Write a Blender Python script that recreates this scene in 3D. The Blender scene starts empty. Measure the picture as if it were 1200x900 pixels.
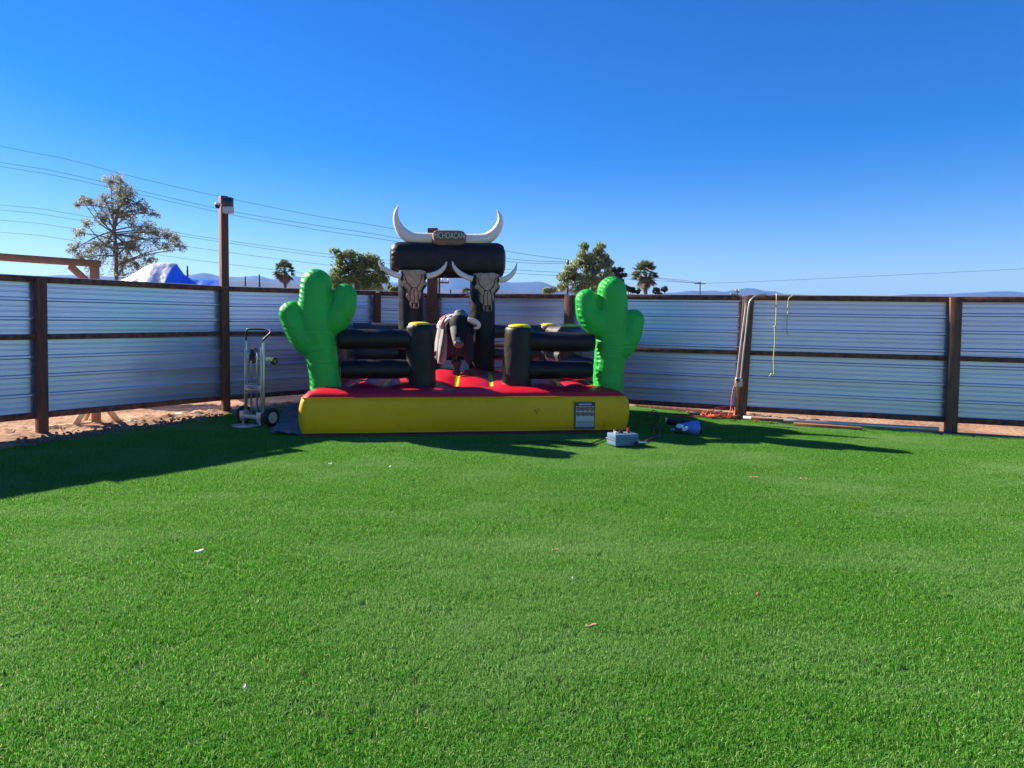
import bpy, math, random
from mathutils import Vector, Matrix, noise
R = math.radians
random.seed(11)
SC = bpy.context.scene
COL = SC.collection

# ------------------------------------------------------------------ camera
F = 800.0; PX, PY = 515.5, 409.5; PITCH = math.atan(31.5/800); ROLL = 0.0095; CAMZ = 1.6
_r0 = Vector((1, 0, 0)); _u0 = Vector((0, math.sin(PITCH), math.cos(PITCH))); _f = Vector((0, math.cos(PITCH), -math.sin(PITCH)))
_u = -math.sin(ROLL)*_r0 + math.cos(ROLL)*_u0
_r = math.cos(ROLL)*_r0 + math.sin(ROLL)*_u0
cd = bpy.data.cameras.new('camera'); cam = bpy.data.objects.new('camera', cd); COL.objects.link(cam)
m = Matrix((( _r.x, _u.x, -_f.x, 0), (_r.y, _u.y, -_f.y, 0), (_r.z, _u.z, -_f.z, CAMZ), (0, 0, 0, 1)))
cam.matrix_world = m
cd.sensor_width = 36; cd.lens = 36*F/1200
cd.shift_x = (600-PX)/1200; cd.shift_y = -(450-PY)/1200
cd.clip_start = 0.05; cd.clip_end = 30000
SC.camera = cam

# ------------------------------------------------------------------ sun, sky, exposure
SUND = Vector((1.42, -0.83, -1.0)).normalized()          # the way the light travels
SUN_EL = math.asin(-SUND.z); SUN_AZ = math.atan2(-SUND.x, -SUND.y)   # clockwise from +Y
w = bpy.data.worlds.new('World'); SC.world = w; w.use_nodes = True
nt = w.node_tree; nt.nodes.clear()
sky = nt.nodes.new('ShaderNodeTexSky'); sky.sky_type = 'NISHITA'; sky.sun_disc = False
sky.sun_elevation = SUN_EL; sky.sun_rotation = SUN_AZ
sky.altitude = 400; sky.air_density = 1.0; sky.dust_density = 0.15; sky.ozone_density = 4.0
hs = nt.nodes.new('ShaderNodeHueSaturation'); hs.inputs['Saturation'].default_value = 1.5; hs.inputs['Hue'].default_value = .519
bg = nt.nodes.new('ShaderNodeBackground'); bg.inputs['Strength'].default_value = 0.078
wo = nt.nodes.new('ShaderNodeOutputWorld')
nt.links.new(sky.outputs[0], hs.inputs['Color']); nt.links.new(hs.outputs[0], bg.inputs[0]); nt.links.new(bg.outputs[0], wo.inputs[0])
sd = bpy.data.lights.new('sun', 'SUN'); sd.energy = 5.0; sd.angle = R(0.53); sd.color = (1.0, 0.93, 0.82)
so = bpy.data.objects.new('sun', sd); COL.objects.link(so); so.rotation_euler = SUND.to_track_quat('-Z', 'Y').to_euler(); so.location = (0, 0, 30)
SC.view_settings.view_transform = 'Standard'; SC.view_settings.look = 'None'
SC.view_settings.exposure = 1.3; SC.view_settings.use_white_balance = True; SC.view_settings.white_balance_temperature = 7300; SC.view_settings.white_balance_tint = 10; SC.view_settings.gamma = 1.0
SC.cycles.max_bounces = 6; SC.cycles.volume_bounces = 0; SC.cycles.transparent_max_bounces = 6

# ------------------------------------------------------------------ pixel helpers (used to work out real positions)
def ray(px, py): return _f + _r*((px-PX)/F) + _u*((PY-py)/F)
def at(px, py, Y):
    d = ray(px, py); t = Y/d.y; return Vector((d.x*t, Y, CAMZ+d.z*t))
def gr(px, py, z=0.0):
    d = ray(px, py); t = (z-CAMZ)/d.z; return Vector((d.x*t, d.y*t, z))
def V(*a): return Vector(a)
def nz(p, s=1.0, seed=0.0): return noise.noise(Vector((p[0]*s+seed, p[1]*s+seed*0.7, p[2]*s-seed)))

# ------------------------------------------------------------------ materials
MATS = {}
def mat(name, col, rough=0.6, metal=0.0, spec=0.5, noise_amt=0.0, nscale=5.0, col2=None, bump=0.0, bscale=20.0,
        trans=0.0, sub=None, stretch=None, rnoise=0.0, bdist=0.01, detail=5.0):
    if name in MATS: return MATS[name]
    mt = bpy.data.materials.new(name); mt.use_nodes = True; t = mt.node_tree; b = t.nodes['Principled BSDF']
    b.inputs['Base Color'].default_value = (*col, 1); b.inputs['Roughness'].default_value = rough
    b.inputs['Metallic'].default_value = metal; b.inputs['Specular IOR Level'].default_value = spec
    tc = t.nodes.new('ShaderNodeTexCoord'); mp = t.nodes.new('ShaderNodeMapping')
    g = t.nodes.new('ShaderNodeNewGeometry')
    t.links.new(g.outputs['Position'], mp.inputs[0])
    if stretch: mp.inputs['Scale'].default_value = stretch
    if noise_amt > 0:
        n = t.nodes.new('ShaderNodeTexNoise'); n.inputs['Scale'].default_value = nscale; n.inputs['Detail'].default_value = detail
        t.links.new(mp.outputs[0], n.inputs['Vector'])
        rmp = t.nodes.new('ShaderNodeMapRange'); rmp.inputs[1].default_value = 0.35; rmp.inputs[2].default_value = 0.65
        rmp.inputs[4].default_value = noise_amt
        t.links.new(n.outputs[0], rmp.inputs[0])
        mx = t.nodes.new('ShaderNodeMix'); mx.data_type = 'RGBA'
        mx.inputs[6].default_value = (*col, 1); mx.inputs[7].default_value = (*(col2 or tuple(c*0.6 for c in col)), 1)
        t.links.new(rmp.outputs[0], mx.inputs[0]); t.links.new(mx.outputs[2], b.inputs['Base Color'])
    if rnoise > 0:
        n2 = t.nodes.new('ShaderNodeTexNoise'); n2.inputs['Scale'].default_value = nscale*1.7
        t.links.new(mp.outputs[0], n2.inputs['Vector'])
        r2 = t.nodes.new('ShaderNodeMapRange'); r2.inputs[1].default_value = .3; r2.inputs[2].default_value = .7
        r2.inputs[3].default_value = max(.05, rough-rnoise); r2.inputs[4].default_value = rough+rnoise
        t.links.new(n2.outputs[0], r2.inputs[0]); t.links.new(r2.outputs[0], b.inputs['Roughness'])
    if bump > 0:
        n3 = t.nodes.new('ShaderNodeTexNoise'); n3.inputs['Scale'].default_value = bscale; n3.inputs['Detail'].default_value = detail
        t.links.new(mp.outputs[0], n3.inputs['Vector'])
        bp = t.nodes.new('ShaderNodeBump'); bp.inputs['Strength'].default_value = bump; bp.inputs['Distance'].default_value = bdist
        t.links.new(n3.outputs[0], bp.inputs['Height']); t.links.new(bp.outputs[0], b.inputs['Normal'])
    if trans > 0:
        tr = t.nodes.new('ShaderNodeBsdfTranslucent'); ms = t.nodes.new('ShaderNodeMixShader'); ms.inputs[0].default_value = trans
        src = b.inputs['Base Color'].links
        if src: t.links.new(src[0].from_socket, tr.inputs[0])
        else: tr.inputs[0].default_value = (*col, 1)
        t.links.new(b.outputs[0], ms.inputs[1]); t.links.new(tr.outputs[0], ms.inputs[2])
        t.links.new(ms.outputs[0], t.nodes['Material Output'].inputs['Surface'])
    MATS[name] = mt; return mt

VGREEN = mat('green_vinyl', (0.006, 0.52, 0.085), 0.45, spec=.32, noise_amt=.35, nscale=3, col2=(0.006, 0.38, 0.065), trans=.2, bump=.5, bscale=6, bdist=.035)
VBLACK = mat('black_vinyl', (0.009, 0.008, 0.010), 0.48, spec=.32, noise_amt=.6, nscale=6, col2=(0.020, 0.016, 0.017), bump=.5, bscale=7, bdist=.025, rnoise=.08)
VBLACKB = mat('sunlit_black_vinyl', (0.03, 0.026, 0.028), 0.42, spec=.6, noise_amt=.6, nscale=6, col2=(0.075, 0.062, 0.062), bump=.25, bscale=9, bdist=.02)  # black vinyl again, with its pinkish sunlit sheen put into the colour
VYELLOW = mat('yellow_vinyl', (0.95, 0.46, 0.004), 0.5, spec=.3, noise_amt=.35, nscale=2.5, col2=(0.78, 0.37, 0.006), bump=.5, bscale=5, bdist=.04, rnoise=.08)
VYCAP = mat('bright_yellow_vinyl', (0.75, 0.60, 0.015), 0.42)
VRED = mat('red_vinyl', (0.72, 0.006, 0.022), 0.40, noise_amt=.4, nscale=4, col2=(0.42, 0.006, 0.022), bump=.25, bscale=8, bdist=.02)
VDRED = mat('dark_red_vinyl', (0.13, 0.004, 0.004), 0.5)
VWHITE = mat('white_vinyl', (0.86, 0.76, 0.68), 0.45, noise_amt=.5, nscale=6, col2=(0.74, 0.64, 0.56), bump=.3, bscale=10, bdist=.02)
BONE = mat('bone_print', (0.58, 0.38, 0.24), 0.6, noise_amt=.8, nscale=14, col2=(0.34, 0.19, 0.11), bump=.2, bscale=20)
BONED = mat('bone_shadow_print', (0.17, 0.10, 0.075), 0.6, noise_amt=.8, nscale=20, col2=(0.30, 0.2, 0.15))
INK = mat('black_ink', (0.012, 0.010, 0.010), 0.6)
WOODP = mat('printed_wood', (0.30, 0.15, 0.10), 0.6, noise_amt=.8, nscale=4, stretch=(2, 2, 18), col2=(0.11, 0.04, 0.02))
LETTER = mat('cream_letter', (0.62, 0.60, 0.50), 0.5)
BWOOD = mat('brown_stained_wood', (0.25, 0.085, 0.048), 0.75, noise_amt=.9, nscale=4, stretch=(3, 3, 3), col2=(0.06, 0.022, 0.014), bump=.5, bscale=40)
PWOOD = mat('post_wood', (0.22, 0.09, 0.05), 0.75, noise_amt=.9, nscale=9, stretch=(3, 3, .4), col2=(0.12, 0.045, 0.025), bump=.5, bscale=40)
DWOOD = mat('dark_post_wood', (0.20, 0.065, 0.036), 0.75, noise_amt=.9, nscale=9, stretch=(3, 3, .4), col2=(0.11, 0.036, 0.02), bump=.5, bscale=40)
RWOOD = mat('raw_lumber', (0.55, 0.36, 0.19), 0.8, noise_amt=.6, nscale=8, col2=(0.42, 0.25, 0.12), bump=.3, bscale=40)
REDWOOD = mat('redwood_beam', (0.40, 0.15, 0.075), 0.75, noise_amt=.6, nscale=8, col2=(0.28, 0.10, 0.05), bump=.3, bscale=40)
GALV = None
ALU = mat('aluminium', (0.66, 0.67, 0.68), 0.36, metal=.9, noise_amt=.3, nscale=12, col2=(.5, .5, .5))
STEEL = mat('grey_conduit', (0.52, 0.52, 0.52), 0.45, metal=.6, noise_amt=.4, nscale=9, col2=(.35, .34, .33))
BLACKP = mat('black_plastic', (0.015, 0.015, 0.017), 0.45)
RUBBER = mat('rubber', (0.016, 0.016, 0.017), 0.8, bump=.3, bscale=60)
DARKB = mat('dark_window', (0.012, 0.014, 0.022), 0.25)
LGREY = mat('light_grey_plastic', (0.55, 0.56, 0.60), 0.5)
BOXGREY = mat('grey_plastic', (0.11, 0.19, 0.30), 0.6, noise_amt=.5, nscale=8, col2=(.09, .16, .26))
REDP = mat('red_plastic', (0.45, 0.03, 0.03), 0.4)
ORANGE = mat('orange_cord', (0.78, 0.13, 0.05), 0.55)
BROWNC = mat('brown_cord', (0.24, 0.10, 0.04), 0.6)
YROPE = mat('yellow_rope', (0.62, 0.56, 0.20), 0.8, bump=.6, bscale=120)
BLUEF = mat('blue_shell', (0.10, 0.22, 0.62), 0.45)
WHITEP = mat('white_plastic', (0.75, 0.75, 0.76), 0.45)
TARPS = mat('silver_tarp', (0.62, 0.66, 0.72), 0.4, metal=.25, noise_amt=.5, nscale=3, col2=(.5, .54, .6), bump=.6, bscale=4, bdist=.08)
TARPB = mat('blue_tarp', (0.015, 0.15, 0.80), 0.45, bump=.4, bscale=5, bdist=.05)
GTARP = mat('grey_tarp', (0.075, 0.09, 0.115), 0.6, noise_amt=.6, nscale=5, col2=(.11, .125, .15), bump=.4, bscale=9, bdist=.03)
CGREY = mat('grey_cape', (0.30, 0.30, 0.31), 0.85, noise_amt=.5, nscale=9, col2=(.23, .23, .25), bump=.4, bscale=14, bdist=.02)
CMAROON = mat('maroon_cape', (0.045, 0.018, 0.026), 0.85, noise_amt=.5, nscale=8, col2=(.03, .016, .022), bump=.4, bscale=14, bdist=.02)
SADR = mat('red_saddle', (0.42, 0.06, 0.075), 0.6)
SADW = mat('white_saddle', (0.72, 0.68, 0.66), 0.6)
HIDE = mat('black_hide', (0.010, 0.011, 0.014), 0.7, spec=.2, bump=.3, bscale=30)
HIDEG = mat('grey_hide', (0.12, 0.13, 0.135), 0.6, noise_amt=.6, nscale=14, col2=(.05, .055, .06), bump=.3, bscale=30)
MUZZ = mat('sunlit_muzzle', (0.27, 0.27, 0.28), 0.6, noise_amt=.5, nscale=22, col2=(.12, .12, .13))
HORNM = mat('horn_white', (0.72, 0.68, 0.64), 0.4)
BARK = mat('pale_bark', (0.17, 0.15, 0.13), 0.85, noise_amt=.7, nscale=6, col2=(.09, .07, .055))
DBARK = mat('dark_bark', (0.09, 0.065, 0.045), 0.9, noise_amt=.7, nscale=6, col2=(.05, .035, .025))
POLE = mat('utility_pole_wood', (0.10, 0.065, 0.045), 0.9)
WIRE = mat('wire_black', (0.02, 0.02, 0.022), 0.7)

def leafmat(name, c1, c2, tr=.35):
    mt = bpy.data.materials.new(name); mt.use_nodes = True; t = mt.node_tree; b = t.nodes['Principled BSDF']
    b.inputs['Roughness'].default_value = .55
    a = t.nodes.new('ShaderNodeAttribute'); a.attribute_name = 'shade'
    mx = t.nodes.new('ShaderNodeMix'); mx.data_type = 'RGBA'; mx.inputs[6].default_value = (*c1, 1); mx.inputs[7].default_value = (*c2, 1)
    t.links.new(a.outputs['Fac'], mx.inputs[0]); t.links.new(mx.outputs[2], b.inputs['Base Color'])
    tl = t.nodes.new('ShaderNodeBsdfTranslucent'); t.links.new(mx.outputs[2], tl.inputs[0])
    ms = t.nodes.new('ShaderNodeMixShader'); ms.inputs[0].default_value = tr
    t.links.new(b.outputs[0], ms.inputs[1]); t.links.new(tl.outputs[0], ms.inputs[2])
    t.links.new(ms.outputs[0], t.nodes['Material Output'].inputs['Surface'])
    return mt
LEAF_E = leafmat('eucalyptus_leaf', (0.17, 0.19, 0.11), (0.42, 0.42, 0.32), .5)
LEAF_G = leafmat('broad_leaf', (0.10, 0.16, 0.05), (0.36, 0.45, 0.17), .55)
LEAF_P = leafmat('pepper_leaf', (0.16, 0.22, 0.10), (0.44, 0.52, 0.27), .55)
LEAF_D = leafmat('dark_leaf', (0.02, 0.032, 0.02), (0.05, 0.06, 0.035), .2)
LEAF_F = leafmat('palm_leaf', (0.05, 0.08, 0.025), (0.18, 0.20, 0.07), .4)
LEAF_S = leafmat('dry_palm_leaf', (0.12, 0.08, 0.055), (0.26, 0.18, 0.12), .2)

# ------------------------------------------------------------------ object helpers
ROOTM = {}
def tag(o, label=None, cat=None, group=None, kind=None):
    if label: o['label'] = label
    if cat: o['category'] = cat
    if group: o['group'] = group
    if kind: o['kind'] = kind
    return o
def thing(name, loc, label, cat, group=None, rz=0.0):
    o = bpy.data.objects.new(name, None); COL.objects.link(o); o.location = loc; o.rotation_euler = (0, 0, rz)
    o.empty_display_size = .2
    tag(o, label, cat, group)
    ROOTM[o.name] = Matrix.Translation(Vector(loc)) @ Matrix.Rotation(rz, 4, 'Z')
    return o
def put(o, parent, local=False):
    if parent is not None:
        o.parent = parent
        if not local and parent.name in ROOTM: o.matrix_parent_inverse = ROOTM[parent.name].inverted()
    return o

class MB:
    def __init__(s): s.v = []; s.f = []; s.m = []; s.sh = []
    def add(s, vs, fs, mi=0, shade=None):
        o = len(s.v); s.v += [tuple(p) for p in vs]
        for f in fs: s.f.append([i+o for i in f]); s.m.append(mi)
        if shade is not None: s.sh += [shade]*len(vs)
        return s
    def box(s, c, size, M=None, mi=0, bev=0.0):
        hx, hy, hz = size[0]/2, size[1]/2, size[2]/2
        b = min(bev, hx*.49, hy*.49, hz*.49)
        c = Vector(c); T = M if M is not None else Matrix.Identity(3)
        if b <= 0:
            vs = [c + T @ Vector((sx*hx, sy*hy, sz*hz)) for sx in (-1, 1) for sy in (-1, 1) for sz in (-1, 1)]
            return s.add(vs, [(0, 1, 3, 2), (4, 6, 7, 5), (0, 4, 5, 1), (2, 3, 7, 6), (0, 2, 6, 4), (1, 5, 7, 3)], mi)
        import bmesh
        bm = bmesh.new(); bmesh.ops.create_cube(bm, size=1)
        for v in bm.verts: v.co = Vector((v.co.x*2*hx, v.co.y*2*hy, v.co.z*2*hz))
        bmesh.ops.bevel(bm, geom=list(bm.edges), offset=b, segments=2, affect='EDGES', profile=.5)
        bm.verts.index_update()
        s.add([c + T @ v.co for v in bm.verts], [[v.index for v in f.verts] for f in bm.faces], mi); bm.free(); return s
    def beam(s, a, b, wd, dp, mi=0, up=(0, 0, 1), bev=.004):
        a = Vector(a); b = Vector(b); x = (b-a); L = x.length; x.normalize()
        u = Vector(up); y = u.cross(x)
        if y.length < 1e-4: y = Vector((0, 1, 0)).cross(x)
        y.normalize(); z = x.cross(y)
        return s.box((a+b)/2, (L, wd, dp), Matrix((x, y, z)).transposed(), mi, bev)
    def tube(s, pts, rad, seg=10, mi=0, caps=True, flat=None):
        pts = [Vector(p) for p in pts]; n = len(pts)
        rads = rad if isinstance(rad, (list, tuple)) else [rad]*n
        vs = []; fs = []; prev = None
        for i, p in enumerate(pts):
            t = (pts[min(i+1, n-1)] - pts[max(i-1, 0)]).normalized()
            if prev is None:
                a = Vector((0, 0, 1)) if abs(t.z) < .9 else Vector((0, 1, 0))
                x = t.cross(a).normalized()
            else:
                x = (prev - t*prev.dot(t)).normalized()
            prev = x; y = t.cross(x)
            for k in range(seg):
                th = 2*math.pi*k/seg; vs.append(p + (x*math.cos(th)+y*math.sin(th))*rads[i])
        for i in range(n-1):
            for k in range(seg):
                a = i*seg+k; b = i*seg+(k+1) % seg; fs.append((a, b, b+seg, a+seg))
        if caps: fs.append(tuple(reversed(range(seg)))); fs.append(tuple((n-1)*seg+k for k in range(seg)))
        return s.add(vs, fs, mi)
    def prism(s, outline, fn, t0, t1, mi=0, inset=0.0, cx=None):
        """outline: 2D points; fn(u, v, d) -> 3D point; a plate between depths t0 (front) and t1 (back)"""
        n = len(outline); c = cx or (sum(p[0] for p in outline)/n, sum(p[1] for p in outline)/n)
        k = 1-inset
        rings = [[fn(c[0]+(p[0]-c[0])*k, c[1]+(p[1]-c[1])*k, t0) for p in outline],
                 [fn(p[0], p[1], t0+(t1-t0)*.35) for p in outline], [fn(p[0], p[1], t1) for p in outline]]
        vs = sum(rings, []); fs = []
        for r in range(2):
            for i in range(n): j = (i+1) % n; fs.append((r*n+i, r*n+j, (r+1)*n+j, (r+1)*n+i))
        fs.append(tuple(reversed(range(n)))); fs.append(tuple(range(2*n, 3*n)))
        return s.add(vs, fs, mi)
    def build(s, name, mats, parent=None, smooth=True, local=False, label=None, auto=None):
        me = bpy.data.meshes.new(name); me.from_pydata(s.v, [], s.f); me.update()
        if not isinstance(mats, (list, tuple)): mats = [mats]
        for mm in mats: me.materials.append(mm)
        me.polygons.foreach_set('material_index', s.m)
        if len(s.sh) == len(s.v) and s.v:
            at_ = me.attributes.new('shade', 'FLOAT', 'POINT'); at_.data.foreach_set('value', s.sh)
        import bmesh
        bm = bmesh.new(); bm.from_mesh(me)
        if len(s.sh) != len(s.v): bmesh.ops.recalc_face_normals(bm, faces=bm.faces)
        if auto is not None:
            for e in bm.edges:
                if len(e.link_faces) == 2 and e.calc_face_angle(0) > R(auto): e.smooth = False
        for f in bm.faces: f.smooth = smooth
        bm.to_mesh(me); bm.free()
        o = bpy.data.objects.new(name, me); COL.objects.link(o); put(o, parent, local)
        if label: o['label'] = label
        return o

def text_mesh(txt, size, depth, M, name, mt, parent, xs=1.0):
    cu = bpy.data.curves.new(name, 'FONT'); cu.body = txt; cu.size = size; cu.extrude = depth; cu.align_x = 'CENTER'; cu.align_y = 'CENTER'
    to = bpy.data.objects.new(name, cu); COL.objects.link(to); bpy.context.view_layer.update()
    me = bpy.data.meshes.new_from_object(to.evaluated_get(bpy.context.evaluated_depsgraph_get()))
    bpy.data.objects.remove(to); me.transform(M @ Matrix.Diagonal((xs, 1, 1, 1)))
    me.name = name; me.materials.clear(); me.materials.append(mt)
    o = bpy.data.objects.new(name, me); COL.objects.link(o); put(o, parent); return o

# ------------------------------------------------------------------ ground
def plane_poly(name, pts, z, mt):
    b = MB(); b.add([(p[0], p[1], z) for p in pts], [tuple(range(len(pts)))]); return b.build(name, mt, smooth=False)
DIRT = bpy.data.materials.new('dirt'); DIRT.use_nodes = True
t = DIRT.node_tree; b = t.nodes['Principled BSDF']; b.inputs['Roughness'].default_value = .95; b.inputs['Specular IOR Level'].default_value = .15
g = t.nodes.new('ShaderNodeNewGeometry')
n1 = t.nodes.new('ShaderNodeTexNoise'); n1.inputs['Scale'].default_value = 1.3; n1.inputs['Detail'].default_value = 8
n2 = t.nodes.new('ShaderNodeTexNoise'); n2.inputs['Scale'].default_value = 14; n2.inputs['Detail'].default_value = 8
cr = t.nodes.new('ShaderNodeValToRGB'); cr.color_ramp.elements[0].position = .35; cr.color_ramp.elements[1].position = .62
cr.color_ramp.elements[0].color = (.20, .10, .055, 1); cr.color_ramp.elements[1].color = (.47, .285, .18, 1)
ad = t.nodes.new('ShaderNodeMath'); ad.operation = 'MULTIPLY_ADD'; ad.inputs[1].default_value = .55
t.links.new(g.outputs['Position'], n1.inputs[0]); t.links.new(g.outputs['Position'], n2.inputs[0])
ml = t.nodes.new('ShaderNodeMath'); ml.operation = 'MULTIPLY'; ml.inputs[1].default_value = .45
t.links.new(n2.outputs[0], ml.inputs[0]); t.links.new(n1.outputs[0], ad.inputs[0]); t.links.new(ml.outputs[0], ad.inputs[2])
t.links.new(ad.outputs[0], cr.inputs[0]); t.links.new(cr.outputs[0], b.inputs['Base Color'])
bp = t.nodes.new('ShaderNodeBump'); bp.inputs['Strength'].default_value = .8; bp.inputs['Distance'].default_value = .04
t.links.new(n2.outputs[0], bp.inputs['Height']); t.links.new(bp.outputs[0], b.inputs['Normal'])
tag(plane_poly('ground', [(-5000, -200), (5000, -200), (5000, 6500), (-5000, 6500)], 0.0, DIRT), kind='structure')

# rough dirt strip along the turf edge under the left fence: real relief
def dirt_patch():
    b = MB(); nx, ny = 260, 90
    A = V(-7.4, 7.4, 0); B = V(-1.2, 14.2, 0); d = (B-A); L = d.length; d.normalize(); n = V(-d.y, d.x, 0)
    vs = []
    for j in range(ny+1):
        for i in range(nx+1):
            p = A + d*(L*i/nx) + n*(-.9 + 3.6*j/ny)
            e = min(1, min(i, nx-i, j, ny-j)/8.0)
            h = .022*noise.fractal(p*2.2, 1, 2, 5) + .03*max(0, noise.fractal(p*9, 1, 2, 3))
            rid = math.exp(-((j/ny*3.6-.9-.35)/.30)**2)
            h += rid*(.03+.07*max(0, noise.fractal(p*6+V(3, 1, 0), 1, 2, 4)))
            vs.append((p.x, p.y, (.006+max(-.004, h))*e - (.01 if e == 0 else 0)))
    fs = [(j*(nx+1)+i, j*(nx+1)+i+1, (j+1)*(nx+1)+i+1, (j+1)*(nx+1)+i) for j in range(ny) for i in range(nx)]
    b.add(vs, fs); o = b.build('ground_mounds', DIRT); tag(o, kind='structure')
dirt_patch()

# fence line plan (x, y, top z)
LP0 = [(-9.0, 4.53, 2.17), (-7.2, 6.87, 2.17), (-5.42, 9.2, 2.17), (-3.64, 11.5, 2.175), (-1.3, 13.72, 2.22), (-.215, 14.6, 2.215)]
LP = [(x*1.03, y*1.03, 1.6+(z-1.6)*1.03) for x, y, z in LP0[:-1]] + [LP0[-1]]
RP = [(-.215, 14.6, 2.215), (2.48, 13.1, 2.165), (5.14, 11.6, 2.115), (7.85, 10.45, 2.07), (10.6, 9.3, 2.05), (13.2, 8.2, 2.05)]

turf_poly = [gr(-420, 640), gr(0, 529), gr(80, 516.5), gr(150, 506.5), gr(210, 498), gr(262, 489.5), gr(312, 481.5), V(-2.3, 12.2, 0), V(-1.2, 13.2, 0), V(-.2, 14.1, 0), V(2.3, 12.75, 0)]
turf_poly += [gr(760, 478), gr(800, 484), gr(864, 494), gr(900, 496.5), gr(952, 500.5), gr(1100, 510), V(10.4, 8.7, 0), V(14, 7.2, 0), V(14, -3, 0), V(-12, -3, 0), V(-12, .5, 0)]
turf_poly = [(p.x, p.y) for p in turf_poly]
TURFB = mat('turf_backing', (0.020, 0.050, 0.016), 0.9, noise_amt=.8, nscale=60, col2=(.035, .06, .02), bump=.5, bscale=90)
tag(plane_poly('turf_base', turf_poly, 0.004, TURFB), kind='structure')

def inside(p, poly):
    c = False; n = len(poly); j = n-1
    for i in range(n):
        xi, yi = poly[i]; xj, yj = poly[j]
        if (yi > p[1]) != (yj > p[1]) and p[0] < (xj-xi)*(p[1]-yi)/(yj-yi)+xi: c = not c
        j = i
    return c
# inflatable footprint
FP = [(-1.88, 9.27), (2.745, 9.93), (2.72, 12.45), (1.55, 13.3), (-.85, 13.35), (-2.16, 12.2)]

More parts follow.
